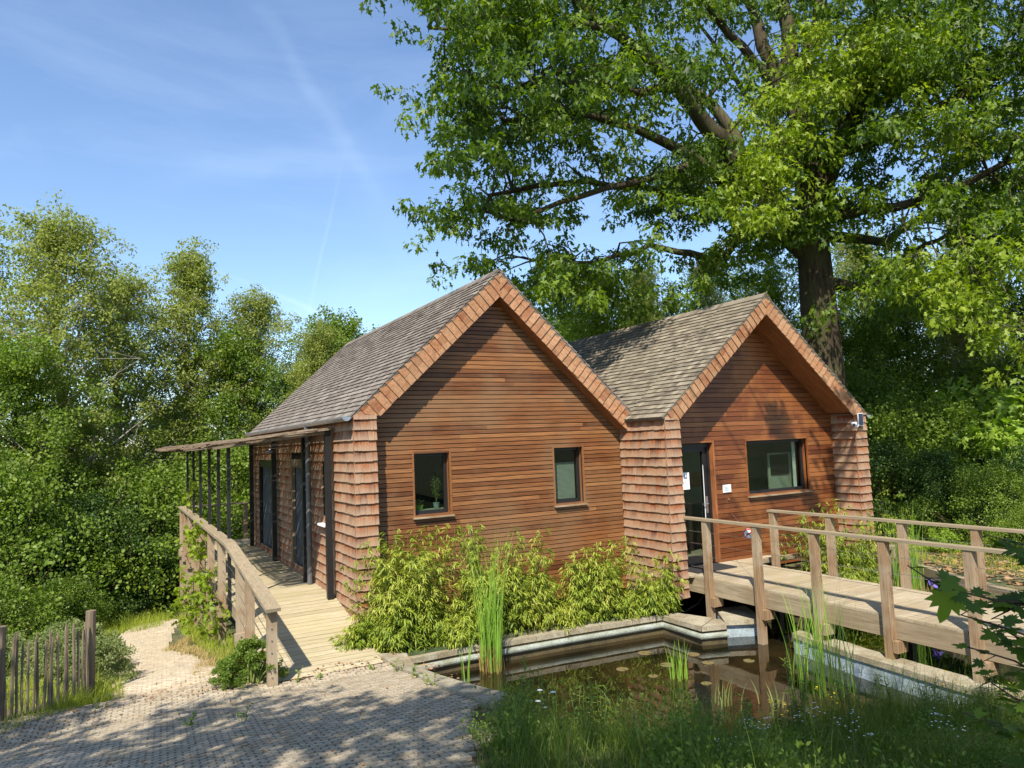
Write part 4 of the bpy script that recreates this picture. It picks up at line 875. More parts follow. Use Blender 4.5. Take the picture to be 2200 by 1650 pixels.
# ---- the big tree
def big_tree():
    rng=np.random.default_rng(5); rr=random.Random(5)
    base=W(1768,1000,18.2); gzb=GZ(base.x,base.y)-.2
    root=thing('big_tree',(base.x,base.y,gzb),'huge spreading tree with dark trunk standing behind the right gable','tree')
    t=MB(); P_=lambda l:[W(*a[:3]) for a in l]
    def limb(l,r,seg=8): 
        pts=P_(l); out=[];ra=[]
        for i in range(len(pts)-1):
            for k in range(3):
                s=k/3; out.append(pts[i].lerp(pts[i+1],s)+Vector((rr.uniform(-1,1),rr.uniform(-1,1),rr.uniform(-1,1)))*(.05 if (i or k) else 0)); ra.append(r[0]+(r[1]-r[0])*((i+s)/(len(pts)-1))**.8)
        out.append(pts[-1]);ra.append(r[1]); t.tube(out,ra,seg,cap=False); return list(zip(out,ra))
    tr=[Vector((base.x,base.y,gzb))]+[W(*a) for a in((1775,860,18.1),(1762,700,18),(1752,590,18),(1745,500,18),(1742,430,18))]
    t.tube(tr,[.68,.50,.44,.40,.37,.33],14,cap=False)
    S_=[]
    LM=[([(1742,440,18),(1735,330,18),(1702,200,18.4),(1690,60,18.8),(1650,-150,19),(1640,-420,19)],(.34,.06)),
        ([(1744,460,18),(1790,340,17.6),(1840,240,17.2),(1885,110,16.8),(1905,-100,16.5),(1960,-350,16.5)],(.30,.05)),
        ([(1735,520,18),(1660,430,17.6),(1590,365,17.2),(1550,300,16.9),(1490,235,16.5),(1440,170,16.2),(1360,100,15.8),(1270,30,15.5),(1180,-60,15.3)],(.28,.05)),
        ([(1600,375,17.2),(1580,300,17.3),(1535,230,17.4),(1480,190,17.6),(1400,120,18),(1330,-20,18.3)],(.17,.04)),
        ([(1650,425,17.6),(1560,390,17),(1500,340,16.6),(1420,300,16.2),(1330,260,15.9),(1210,240,15.6),(1080,260,15.3)],(.17,.03)),
        ([(1725,545,18),(1640,490,17.8),(1590,470,17.6),(1500,440,17.2),(1380,400,16.8),(1200,390,16.4),(1050,420,16.2)],(.16,.03)),
        ([(1600,480,17.6),(1550,560,17.2),(1480,545,16.9),(1400,530,16.6),(1280,560,16.4),(1150,560,16.2)],(.11,.02)),
        ([(1700,215,18.4),(1640,100,18.7),(1610,0,19),(1560,-120,19)],(.2,.05)),
        ([(1712,180,18.4),(1760,60,18.2),(1765,-60,18),(1800,-250,18)],(.18,.05)),
        ([(1700,230,18.4),(1620,130,18),(1540,40,17.5),(1470,-60,17)],(.13,.04)),
        ([(1790,610,18),(1850,615,17.7),(1900,600,17.5),(1960,540,17.2),(2040,500,17)],(.14,.03)),
        ([(1765,470,18),(1830,455,17.4),(1920,450,16.8),(2040,410,16.2),(2160,350,15.6),(2300,300,15)],(.15,.03)),
        ([(1800,330,17.6),(1900,300,17),(2020,230,16.4),(2150,160,16),(2300,80,15.6)],(.13,.03)),
        ([(1450,180,16.2),(1380,200,15.8),(1250,170,15.3),(1100,190,14.9),(960,150,14.6)],(.10,.02)),
        ([(1330,60,15.8),(1200,50,15.3),(1050,60,14.9),(920,60,14.6)],(.08,.02)),
        ([(1500,345,16.6),(1400,380,16),(1250,420,15.6),(1100,470,15.3),(1000,450,15.2)],(.09,.02)),
        ([(1742,500,18),(1900,520,20),(2000,450,22),(2100,300,23)],(.15,.03)),
        ([(1742,440,18),(1700,330,20),(1600,200,22),(1500,50,23)],(.15,.03))]
    for l,r in LM: S_+=limb(l,(r[0]*1.15,r[1]*1.5))
    SP=np.array([p for p,_ in S_]); 
    OUT=[(920,-700),(935,-20),(973,50),(939,130),(922,185),(976,205),(1014,250),(1060,268),(1044,296),(983,305),(987,360),(1014,385),(995,420),(1022,452),(983,505),(1025,530),(1014,570),(1044,610),(1098,585),(1169,668),(1260,650),(1300,590),(1470,600),(1560,620),(1660,590),(1730,560),(1830,600),(1850,680),(1960,640),(2080,700),(2200,620),(2700,600),(2700,-700)]
    GAP=[(1430,250,50,28),(1340,330,40,30),(1560,120,40,60),(1950,330,50,40),(1700,110,30,50),(1250,380,45,28),(1400,480,50,30),(1150,330,40,25),(1500,95,52,50),(1240,215,40,26),(1530,180,40,45),(1590,245,45,40),(2020,215,45,30),(1835,505,60,48),(1760,620,55,60),(1450,30,50,25),(1110,195,30,22),(1200,470,55,30),(2090,470,60,35),(1290,470,40,35),(1640,545,35,20),(1380,590,50,30),(1690,30,25,40),(2150,600,50,40),(1100,560,45,30),(1480,470,35,25),(1660,340,25,50),(1010,345,25,18),(1800,380,30,50)]
    C=[];Cr=[];HUB=[]; tries=0
    while len(C)<4700 and tries<150000:
        tries+=1; u=rr.uniform(760,2700);v=rr.uniform(-620,690)
        if not bool(inside(OUT,np.array(u),np.array(v))): continue
        if (u>2250 or v<-80) and rr.random()<.62: continue
        g_=min(((u-a)/(c+18))**2+((v-b)/(d+18))**2 for a,b,c,d in GAP)
        if g_<1: continue
        if v>520 and u>1300 and rr.random()<.6: continue
        j=rr.randrange(len(S_)); dep=None
        # depth from the nearest limb in the picture sense, spread either way
        d2=((PX-np.array([u,v]))**2).sum(1) if (PX:=big_px) is not None else None
        k=int(np.argmin(d2*np.array(big_w))); dep=big_d[k]+rr.gauss(.5,1.4)
        p=W(u,v,max(11.5,dep))
        if p.z<2.4: continue
        HUB.append(p); aa=rr.random()*6.28
        for m_ in range(6):
            ab=aa+rr.uniform(-.9,.9); l_=.15+.27*m_; C.append(p+Vector((math.cos(ab)*l_,math.sin(ab)*l_,rr.uniform(-.22,.16)-.07*m_)));Cr.append(rr.uniform(.2,.36))
    for c in HUB:
        d=((SP-np.array(c))**2).sum(1); k=int(np.argmin(d)); q=Vector(SP[k]); l=(c-q).length
        mid=q.lerp(c,.5)+Vector((rr.uniform(-.1,.1),rr.uniform(-.1,.1),.10))*l; t.tube([q,q.lerp(mid,.5)+Vector((rr.uniform(-.1,.1),rr.uniform(-.1,.1),.06))*l,mid,mid.lerp(c,.5)+Vector((rr.uniform(-.06,.06),rr.uniform(-.06,.06),.05))*l,c],[min(.045,.012+l*.012),.022,.016,.011,.006],4,cap=False)
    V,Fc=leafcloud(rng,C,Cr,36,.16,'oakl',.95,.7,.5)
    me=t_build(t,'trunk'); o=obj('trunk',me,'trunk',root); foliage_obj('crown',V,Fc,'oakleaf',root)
    # nearer spray of this tree; its sunlight is put into a paler leaf colour
    t=MB()
    C=[];Cr=[]
    for (u,v,ru,rv,d,n) in ((1850,120,190,75,15.8,46),(1700,240,110,90,15.8,30),(1580,440,70,40,15.2,9),(1640,420,90,80,15.2,20),(1960,130,170,70,15.5,30),(2060,280,120,60,15.5,16),(1700,330,90,80,15.2,20),(2080,660,110,60,13.5,22),(2140,560,80,60,13.5,12),(1950,590,110,50,14.5,14),(2170,760,60,60,13.5,9)):
        for _ in range(n):
            a=rr.random()*6.28; r_=rr.random()**.5; C.append(W(u+ru*r_*math.cos(a),v+rv*r_*math.sin(a),d+rr.uniform(-.8,.8)));Cr.append(rr.uniform(.25,.5))
    hubs=[C[k] for k in range(0,len(C),14)]
    for h in hubs:
        d=((SP-np.array(h))**2).sum(1); q=Vector(SP[int(np.argmin(d))]); t.tube([q,q.lerp(h,.3)+Vector((.1,0,.25)),q.lerp(h,.65)+Vector((0,.1,.25)),h],[.035,.026,.018,.01],5,cap=False)
    HP=np.array(hubs)
    for c in C:
        d=((HP-np.array(c))**2).sum(1); q=Vector(HP[int(np.argmin(d))]); t.tube([q,q.lerp(c,.5)+Vector((rr.uniform(-.08,.08),rr.uniform(-.08,.08),.06)),c],[.010,.007,.004],4,cap=False)
    V,Fc=leafcloud(rng,C,Cr,50,.15,'oakl',.8,.7,.6); obj('sunlit_twigs',t_build(t,'sunlit_twigs'),'trunk',root); foliage_obj('sun_tinted_foliage',V,Fc,'oaklight',root)
big_px=[];big_d=[];big_w=[]
for l in ([(1735,330,18),(1702,200,18.4),(1690,60,18.8),(1650,-150,19),(1640,-420,19)],[(1790,340,17.6),(1840,240,17.2),(1885,110,16.8),(1905,-100,16.5),(1960,-350,16.5)],[(1660,430,17.6),(1590,365,17.2),(1490,235,16.5),(1360,100,15.8),(1270,30,15.5),(1180,-60,15.3),(1000,-200,15)],[(1420,300,16.2),(1330,260,15.9),(1210,240,15.6),(1080,260,15.3)],[(1590,470,17.6),(1380,400,16.8),(1200,390,16.4),(1050,420,16.2)],[(1400,530,16.6),(1280,560,16.4),(1150,560,16.2)],[(1960,540,17.2),(2040,500,17)],[(2040,410,16.2),(2160,350,15.6),(2300,300,15)],[(2020,230,16.4),(2150,160,16),(2300,80,15.6),(2500,0,15)],[(1100,190,14.9),(960,150,14.6)],[(1050,60,14.9),(920,60,14.6)],[(1100,470,15.3),(1000,450,15.2)]):
    for a in l: big_px.append(a[:2]);big_d.append(a[2]);big_w.append(1)
big_px=np.array(big_px,float)
big_tree()
# ---- trees behind the camera whose crowns shade the foreground
def shade_tree(x,y,label,targets,seed,leaf=.16):
    rng=np.random.default_rng(seed); rr=random.Random(seed); root=thing('shade_tree',(x,y,GZ(x,y)-.1),label,'tree','trees overhanging from behind the camera'); t=MB()
    zt=7.5; stem=[Vector((x,y,GZ(x,y)-.1)),Vector((x+.1,y+.1,3)),Vector((x+.2,y+.2,5.5)),Vector((x,y+.1,zt+1.5))]; t.tube(stem,[.34,.28,.2,.08],10,cap=False)
    C=[];Cr=[]
    for (gx_,gy_,rx,ry,zc,n) in targets:      # ground area to be shaded -> crown patch lifted along the sun's direction
        for _ in range(n):
            a=rr.random()*6.28; r=rr.random()**.5; px_,py_=gx_+rx*r*math.cos(a),gy_+ry*r*math.sin(a); z0=GZ(px_,py_); zz=zc+rr.uniform(-1.2,1.2); k=(zz-z0)/SUN.z
            C.append(Vector((px_,py_,z0))+SUN*k);Cr.append(rr.uniform(.3,.6))
    for i,c in enumerate(C):
        q=stem[2].lerp(stem[3],rr.random()*.8)
        if i%6==0: t.tube([q,q.lerp(c,.5)+Vector((0,0,.3)),c],[.07,.045,.012],5,cap=False)
    V,Fc=leafcloud(rng,C,Cr,44,leaf,'oak',.6,.7,.6); obj('trunk',t_build(t,'trunk'),'trunk',root); foliage_obj('crown',V,Fc,'oakleaf',root)
shade_tree(-7.6,-12.5,'leafy tree behind the camera on the left, outside the photo',[(-5.2,-2.8,2.2,1.9,7.5,85),(-3.0,-5.2,2.6,1.7,7.5,46),(-2.0,-1.9,1.0,.5,7.5,9),(-4.4,-.9,1.2,.5,7.5,22),(-2.6,-3.2,1.6,.9,7.5,26),(-1.9,-4.0,1.4,.7,7.5,24)],31)
shade_tree(-2.0,-15.0,'leafy tree straight behind the camera, outside the photo',[(1.2,-6.5,2.6,1.9,8.2,120),(4.0,-7.1,2.4,1.7,8.2,95),(-.2,-4.4,.9,.8,7.8,18),(2.6,-5.2,2.0,.7,8.0,52),(.6,-3.9,.8,.5,8,12)],32)
# branches over the roof valley and the right-hand pier
rt=thing('overhanging_tree',(4.2,-13.5,.2),'tree outside the photo on the right whose twigs dapple the right gable','tree')
rr=random.Random(8); t=MB(); stem=[Vector((4.2,-13.5,.2)),Vector((4.2,-13.4,4)),Vector((4.3,-13.2,9))]; t.tube(stem,[.3,.25,.1],10,cap=False); C=[];Cr=[]
for (tx,ty,tz,rx,ry,rz_,n,h) in ((8.4,-.53,2.7,.35,0,.35,4,6.6),(9.6,-.9,1.9,.3,0,.8,5,6.4),(6.0,3.6,3.7,.9,.7,.4,11,6.5),(9.2,-.53,1.4,.3,.1,.6,3,6.4),(4.2,3.5,3.2,.5,1.2,.3,6,6.6)):
    for _ in range(n):
        p=Vector((tx+rr.uniform(-rx,rx),ty+rr.uniform(-ry,ry),tz+rr.uniform(-rz_,rz_)))+SUN*((h+rr.uniform(-.6,1.2))/SUN.z); C.append(p);Cr.append(rr.uniform(.18,.34))
for i,c in enumerate(C): 
    if i%9==0: t.tube([stem[2],stem[2].lerp(c,.5)+Vector((0,0,.8)),c],[.05,.02,.01],5,cap=False)
V,Fc=leafcloud(np.random.default_rng(9),C,Cr,40,.14,'oak',.5,.8); obj('trunk',t_build(t,'trunk'),'trunk',rt); foliage_obj('crown',V,Fc,'oakleaf',rt)
# ---- shrubs
def shrub_proto(seed,r,h,leaf,shape,per,matn,nc,droop=.2,bark='trunk'):
    rng=np.random.default_rng(seed); rr=random.Random(seed); t=MB(); C=[];Cr=[]
    for k in range(nc):
        a=rr.random()*6.28; q=rr.random()**.5; z=h*(.12+.88*rr.random()); lim=math.sqrt(max(.05,1-(z/h)**2.2)); c=Vector((math.cos(a)*q*r*lim*rr.uniform(.8,1.15),math.sin(a)*q*r*lim*rr.uniform(.8,1.15),z*rr.uniform(.9,1.08))); C.append(c);Cr.append(r*.15*rr.uniform(.7,1.4))
        if k%3==0: t.tube([(rr.uniform(-.1,.1)*r,rr.uniform(-.1,.1)*r,-.1),(c.x*.6,c.y*.6,c.z*.6),c],[.022,.014,.005],4,cap=False)
    V,Fc=leafcloud(rng,C,Cr,per,leaf,shape,droop,.8); root=bpy.data.objects.new('shrub',None); COL.objects.link(root)
    a1=obj('stems',t_build(t,'stems'),bark,root); a2=obj('foliage',npmesh('foliage',V,Fc,3),matn,root); KIDS[root.name]=[a1,a2]; root['H']=h; return root
dks=shrub_proto(41,2.0,2.6,.042,'round',125,'darkleaf',150); mds=shrub_proto(42,1.8,2.2,.042,'round',115,'midleaf',140); brs=shrub_proto(43,1.4,1.6,.12,'oak',42,'brightleaf',70); nts=shrub_proto(44,.9,1.0,.05,'rhomb',120,'nettle',90,.3,'stem')
GS='shrubs below the left trees'
for i,(u,vt,d,pr_,lb) in enumerate(((270,1060,21.5,dks,'glossy dark shrub left of the deck corner post'),(345,1110,22,dks,'dark shrub touching the deck corner post'),(180,1080,19,dks,'dark shrub in the middle of the left bank'),(60,1100,18,dks,'dark shrub near the left edge of the photo'),(-40,1020,17,mds,'green shrub cut by the left edge of the photo'),(-30,1230,15,mds,'lighter green shrub at the far left above the fence'),(140,1245,17,mds,'fresh green shrub behind the fence middle'),(430,1000,25,dks,'dark shrub seen between the black canopy posts'),(500,960,24,mds,'green shrub far behind the canopy'),(330,1010,21,mds,'sunlit shrub above the dark glossy ones'),(120,1000,22,mds,'shrub under the tall birch trunk'),(230,1030,23,dks,'shaded shrub behind the middle of the bank'),(470,1050,24,mds,'shrub behind the wire railing end'))):
    place_px(pr_,'shrub',lb,'shrub',GS,u,vt,d,i*1.3,.2)
GR='shrubs in the wood on the right'
for i,(u,vt,d,pr_,lb) in enumerate(((1940,860,19,mds,'big green bush right of the right gable pier'),(2040,880,18,mds,'green bush behind the tall reeds'),(2150,900,17,brs,'yellow green bush at the right edge above the handrail'),(1900,960,17.5,dks,'shadowy bush behind the gable pier foot'),(2000,980,16.5,dks,'low dark bush right behind the reeds'),(2120,1010,15,mds,'green bush above the far handrail end'),(2180,830,18,brs,'bright yellow green bush near the right edge'),(1860,800,21,mds,'sunlit olive bush over the gable pier'),(2210,1080,13.5,mds,'low green bush at the far right of the handrail'),(2240,960,15,dks,'dark bush cut by the right edge'),(2060,800,21,mds,'mid green bush in the middle of the wood'))):
    place_px(pr_,'shrub',lb,'shrub',GR,u,vt,d,i*1.7,.2)
for i,(x,y,h,lb) in enumerate(((12.2,-2.6,.75,'low yellow green plant on the leaf litter, left'),(13.4,-3.0,.8,'low yellow green plant on the leaf litter, right'),(11.4,-1.6,.5,'yellow green plant behind the reeds'),(12.0,-4.0,.6,'yellow green plant nearest the right edge'),(14.2,-1.8,.7,'yellow green plant under the dark bushes'))): place(brs,'ground_plant',lb,'plant','bright plants on the leaf litter',x,y,GZ(x,y)-.05,h,i)
# nettles and bushes by fence and deck
for i,(x,y,h,lb) in enumerate(((-3.25,.7,.62,'grey green nettle clump between fence post and sandy path'),(-3.45,1.9,.75,'taller nettle clump behind the fence end'),(-3.9,2.6,0.7,'nettle clump behind the fence middle'),(-4.6,3.2,0.7,'nettle clump behind the fence left part'),(-3.75,4.4,.7,'nettle clump farther down the sandy path'),(-4.6,5.0,.6,'nettle clump at the foot of the dark shrubs'))): place(nts,'nettle_clump',lb,'nettles','nettles beside the sandy path',x,y,GZ(x,y)-.05,h,i*2)
ft=shrub_proto(46,.42,.62,.035,'rhomb',110,'midleaf',70,.1,'stem')
place(ft,'fennel_bush','feathery green bush at the foot of the ramp handrail post','bush','small bushes by the ramp',-1.62,-1.05,GZ(-1.62,-1.05)-.02,.54,.3)
place(ft,'fennel_bush','smaller blue green bush left of the feathery one','bush','small bushes by the ramp',-1.86,-.95,GZ(-2,-.8)-.02,.36,1.3)
for o,nme in NAMELATER: o.name=nme
# ---- bamboo
def bamboo(x,y,h,n,spread,label,seed,group,sparse=0):
    rng=np.random.default_rng(seed); rr=random.Random(seed); z0=GZ(x,y)
    z0=-.58; root=thing('bamboo_clump',(x,y,z0),label,'bamboo',group); t=MB(); C=[];D=[];Nn=[]
    for k in range(n):
        hh=h*rr.uniform(.35,1.0)**.9*(.75+.35*math.sin(x*5+seed)) if k>sparse else h*rr.uniform(1.05,1.45); a=rr.random()*6.28; r=spread*rr.random()**.6; b=Vector((x+.8*r*math.cos(a),y+.45*r*math.sin(a),z0)); e=b+Vector((math.cos(a)*spread*.4*rr.random(),math.sin(a)*spread*.3*rr.random()-.12*rr.random(),hh)); m_=b.lerp(e,.55)+Vector((0,0,.06)); t.tube([b,m_,e],[.005,.004,.0015],4,cap=False)
        nn=int((16 if k>sparse else 7)*hh/.5)+6
        for j in range(nn):
            s=.22+.78*j/nn if k>sparse else .5+.5*j/nn; p=(b.lerp(m_,s/.55) if s<.55 else m_.lerp(e,(s-.55)/.45)); aa=rr.random()*6.28; tl=rr.uniform(.04,.17)*(1.2-s*.4); q=p+Vector((math.cos(aa)*tl,math.sin(aa)*tl*.9-.02,rr.uniform(-.03,.05)))
            for _ in range(rr.randint(5,9)):
                C.append(q+Vector((rr.uniform(-.02,.02),rr.uniform(-.02,.02),rr.uniform(-.02,.02)))); ab=aa+rr.uniform(-1.1,1.1); D.append((math.cos(ab)*.8,math.sin(ab)*.8,rr.uniform(-1.1,.1))); Nn.append((rr.uniform(-.4,.4),rr.uniform(-.4,.4),1))
    C=np.array(C);sz=.09*(.55+.8*rng.random(len(C))); V,Fc=leaves(C,np.array(D),np.array(Nn),sz,'lance'); obj('canes',t_build(t,'canes'),'stem',root); foliage_obj('leaves',V,Fc,'bamboo',root)
GB='bamboo planted along the front wall'
for i,(x,y,h,n,s,sp,lb) in enumerate(((.05,-.30,.95,46,.36,0,'bamboo clump spilling over the ramp edge at the far left'),(.62,-.38,1.10,54,.45,3,'bushy bamboo clump left of the left window'),(1.15,-.40,1.0,46,.42,4,'bamboo clump just under the left window'),(1.75,-.42,1.0,48,.42,2,'bamboo clump right of the left window, behind the tall reeds'),(2.35,-.45,.95,46,.42,3,'bamboo clump at the middle of the front wall'),(2.95,-.5,.82,44,.42,1,'bamboo clump between wall middle and right window'),(3.5,-.55,.80,44,.40,2,'bamboo clump below and left of the right window'),(4.05,-.62,.78,44,.38,1,'bamboo clump below the right window'),(4.55,-.72,.62,38,.34,2,'last bamboo clump at the right, touching the shingled pier'),(.4,-.55,.7,40,.35,0,'low bamboo clump above the kerb corner'),(1.15,-.64,.5,30,.3,0,'low bamboo shoots over the coping left of the tall reeds'))): bamboo(x,y-.05-.045*x,h*1.2,int(n*1.3),s*1.1,lb,60+i,GB,sp+2)
GC='bamboo beyond the footbridge'
for i,(x,y,h,n,s,sp,lb) in enumerate(((7.55,-1.25,1.0,34,.4,2,'bamboo clump right of the door beyond the footbridge'),(8.2,-1.35,1.15,40,.45,3,'tall bamboo clump under the large window'),(8.8,-1.5,1.0,38,.4,2,'bamboo clump in front of the right pier'),(9.45,-1.5,.95,26,.35,3,'sparse bamboo clump by the foot of the right pier'),(8.3,-1.9,.7,34,.4,0,'low bamboo clump just behind the far bridge posts'),(10.4,-1.3,1.0,12,.25,3,'thin bamboo sprigs right of the pier'))): bamboo(x,y,h,int(n*1.2),s,lb,80+i,GC,sp)
# ---- reeds
def reeds(x,y,z,n,h,r,label,seed,dry=True):
    rng=np.random.default_rng(seed); root=thing('reed_clump',(x,y,z),label,'reeds','tall reeds in the pond'); a=rng.random(n)*6.28; q=r*rng.random(n)**.5
    b=np.stack([x+q*np.cos(a),y+q*np.sin(a),np.full(n,z)],1); hh=h*(.55+.45*rng.random(n)); V,Fc=blades(rng,b,hh,.017,.16,5); me=npmesh('blades',V,Fc,4); obj('blades',me,'reed',root)
    if dry:
        n2=n; b=b+rng.normal(size=b.shape)*np.array([.04,.04,0]); V,Fc=blades(rng,b,.34*(.6+.6*rng.random(n2)),.02,.12,2); obj('dry_bases',npmesh('dry_bases',V,Fc,4),'reedbase',root)
reeds(1.46,-1.28,-.8,85,2.05,.16,'tall green reed clump rising from the near end of the pond',1)
reeds(4.35,-4.3,-.8,80,1.5,.36,'loose reed clump in front of the footbridge posts',2,False)
reeds(8.75,-2.55,-.6,85,1.75,.24,'tall reed clump beyond the far handrail',3)
reeds(.95,-1.55,-.8,7,.95,.06,'few single reed blades leaning at the kerb corner',4,False)
reeds(3.25,-3.0,-.8,26,.55,.13,'low dark rush tuft in the middle of the pond',5,False)
def spiky(x,y,z,n,h,label,seed,flow=0):
    rng=np.random.default_rng(seed); root=thing('iris_tuft',(x,y,z),label,'iris','iris tufts at the water'); b=np.stack([x+.07*rng.normal(size=n),y+.07*rng.normal(size=n),np.full(n,z)],1); V,Fc=blades(rng,b,h*(.6+.4*rng.random(n)),.022,.35,3); obj('leaves',npmesh('leaves',V,Fc,4),'nettle',root)
    for k in range(flow):
        fx,fy,fz=x+rng.uniform(-.15,.15),y+rng.uniform(-.15,.15),z+h*1.0; V,Fc=leafcloud(rng,[(fx,fy,fz)],.035,9,.07,'round',.3); obj('flower',npmesh('flower',V,Fc,3),'iris',root)
spiky(3.05,-4.05,-.78,16,.38,'pale spiky iris tuft in the dark water below the pier reflection',1); spiky(1.9,-3.6,-.78,14,.36,'pale iris tuft at the near bank left of the reeds',2)
spiky(8.5,-3.1,-.6,34,.40,'iris tuft with violet flowers beyond the bridge',3,2); spiky(8.0,-3.9,-.6,34,.34,'wide iris tuft behind the far bridge rail',4,0); spiky(3.5,-4.3,-.78,12,.3,'small iris tuft right of the pale one',5)
# lily pads
LP=['lily pad nearest the rolled liner edge','lily pad left of the pier reflection, farthest out','lily pad in the middle of the pier reflection','lily pad right of the pier reflection','small lily pad beside the dark rush tuft','larger lily pad closest to the near bank','lily pad between the rush tuft and the first bridge post','lily pad farthest right, near the blue grey wall']
LQ=[(3.6,-1.9),(2.9,-2.3),(3.5,-2.5),(4.1,-2.35),(3.05,-2.75),(3.4,-3.35),(4.0,-2.75),(4.5,-3.0)]
for i in range(8):
    x,y=LQ[i]; r=.06+R.random()*.05; q=MB(); n=14; a0=R.random()*6; q.prism([(x,y,-.777)]+[(x+r*math.cos(a0+5.8*k/n),y+r*math.sin(a0+5.8*k/n),-.777) for k in range(n+1)],Z,0,.004)
    tag(q.build('lily_pad','lily'),LP[i],'lily pad','lily pads on the pond')
# ---- vine climbing the deck posts
def vine(x,y,z0,z1,label,seed,w=.14,n=26):
    rng=np.random.default_rng(seed); rr=random.Random(seed); root=thing('climbing_vine',(x,y,z0),label,'vine','vines climbing the deck'); t=MB(); pts=[Vector((x+rr.uniform(-w,w)*.6,y+rr.uniform(-w,w),z0+(z1-z0)*k/10)) for k in range(11)]; t.tube(pts,.007,5,cap=False)
    C=[pts[min(9,int(s*10))].lerp(pts[min(10,int(s*10)+1)],s*10%1)+Vector((rr.gauss(0,w*.6),rr.gauss(0,w),rr.gauss(0,.05))) for s in [rr.random() for _ in range(n)]]
    obj('stem',t_build(t,'stem'),'trunk',root); foliage_obj('leaves',*leafcloud(rng,C,.09,9,.08,'maple',.5,1.0),'oaklight',root)
vine(-1.66,6.6,-1.3,.55,'vine on the far deck posts',1,.22); vine(-1.66,4.6,-1.1,1.0,'tall vine twisting up the middle deck posts',2,.18,44); vine(-1.66,3.4,-1.0,.35,'vine low on the middle deck posts',3,.2,20); vine(-1.66,2.0,-.9,.1,'vine on the bracket of the near deck posts',4,.14,10); vine(-1.58,7.2,.2,1.7,'thin vine tip hanging between the black posts',5,.12,10); vine(-1.75,5.4,-1.25,-.4,'vine tangle at the foot of the deck posts',6,.3,22)
# ---- grasses (uncountable)
def scatter(name,poly,n,h,w,matn,seed,lean=.4,extra=0,hole=None,seg=3):
    rng=np.random.default_rng(seed); xs=[p[0] for p in poly];ys=[p[1] for p in poly]; P=[]
    while sum(map(len,P))<n:
        a=rng.uniform(min(xs),max(xs),n);b=rng.uniform(min(ys),max(ys),n); k=inside(poly,a,b)
        c=(np.sin(a*3.1+1)*np.cos(b*2.7)+1)/2; c2=(np.sin(a*9.1+b*3)*np.cos(b*8.3-a*2)+1)/2; k&=rng.random(n)<(.3+.35*c+.5*c2*c2)
        if hole is not None: k&=~inside(hole,a,b)
        P.append(np.stack([a[k],b[k]],1))
    P=np.concatenate(P)[:n]; b=np.column_stack([P,gz(P[:,0],P[:,1])-.01]); hm=(.45+.75*((np.sin(P[:,0]*2.3+2)*np.cos(P[:,1]*1.9+1)+1)/2)); hh=h*hm*(.35+.95*rng.random(len(b))**1.6)*(.65+.7*((np.sin(P[:,0]*7.3+P[:,1]*2)*np.cos(P[:,1]*6.1)+1)/2))
    if hole is None and name=='meadow_grass': hh=hh*np.clip(.35+(np.interp(P[:,0],[p[0] for p in SHORE],[p[1] for p in SHORE])-P[:,1])*.55,.35,1.15)
    V,Fc=blades(rng,b,hh,w,lean,seg); o=obj(name,npmesh(name,V,Fc,4),matn); tag(o,extra,'grass',kind='stuff'); return P
NEAR=[(.3,-4.5),(-.12,-4.55),(-.2,-4.65),(-.3,-4.9),(-.45,-5.05),(-.52,-5.3),(-.85,-5.6),(-.95,-6.1),(-1.35,-6.6),(-2.0,-8.2),(3,-9.2),(7,-8.5),(7.5,-6.1),(5.6,-6.05),(4.9,-5.75),(3.2,-5.2),(1.8,-4.78),(1.0,-4.6)]
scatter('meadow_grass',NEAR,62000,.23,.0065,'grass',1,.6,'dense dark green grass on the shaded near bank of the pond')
scatter('tall_grass',NEAR,3000,.50,.0055,'grass',2,.3,'thin tall grass stalks above the near bank',seg=4)
scatter('shore_grass',[(.1,-4.35),(.9,-4.35),(1.8,-4.5),(3.2,-4.95),(4.9,-5.5),(4.9,-6.4),(3,-6.1),(2,-5.7),(.8,-5.3),(-.3,-5.3),(-.15,-4.7)],9000,.50,.0065,'grass',13,.35,'taller dark grass standing along the near water edge',seg=4)
scatter('dead_stalks',NEAR,900,.34,.006,'drygrass',12,.5,'dry straw coloured stalks among the near bank grass')
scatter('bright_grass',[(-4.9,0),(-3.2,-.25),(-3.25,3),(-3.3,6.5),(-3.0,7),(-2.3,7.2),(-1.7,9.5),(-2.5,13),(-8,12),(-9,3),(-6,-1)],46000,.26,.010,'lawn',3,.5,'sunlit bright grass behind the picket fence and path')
scatter('verge_grass',[(-1.75,-.6),(-1.2,-.6),(-1.3,5),(-1.5,9.5),(-1.75,9.2),(-1.9,5),(-1.9,3),(-1.8,1)],6500,.24,.008,'lawn',4,.5,'mixed grass along the feet of the deck posts')
scatter('dry_grass',[(-2.25,-.55),(-1.5,-.6),(-1.6,2),(-1.9,4.5),(-2.4,3.2),(-2.0,1.2)],6500,.13,.007,'drygrass',5,.7,'straw coloured dry grass beside the sandy path')
scatter('fence_grass',[(-5.6,-1.9),(-5.4,-1.2),(-3.2,.1),(-2.95,0),(-2.95,-.55),(-3.3,-.66),(-4.6,-1.6)],5200,.20,.008,'lawn',6,.5,'grass tufts along the foot of the picket fence')
scatter('wood_floor_grass',[(9.7,-3),(10.5,-1),(16,2),(22,0),(16,-6),(10,-5)],15000,.22,.012,'lawn',7,.6,'scattered green shoots on the leaf litter under the trees')
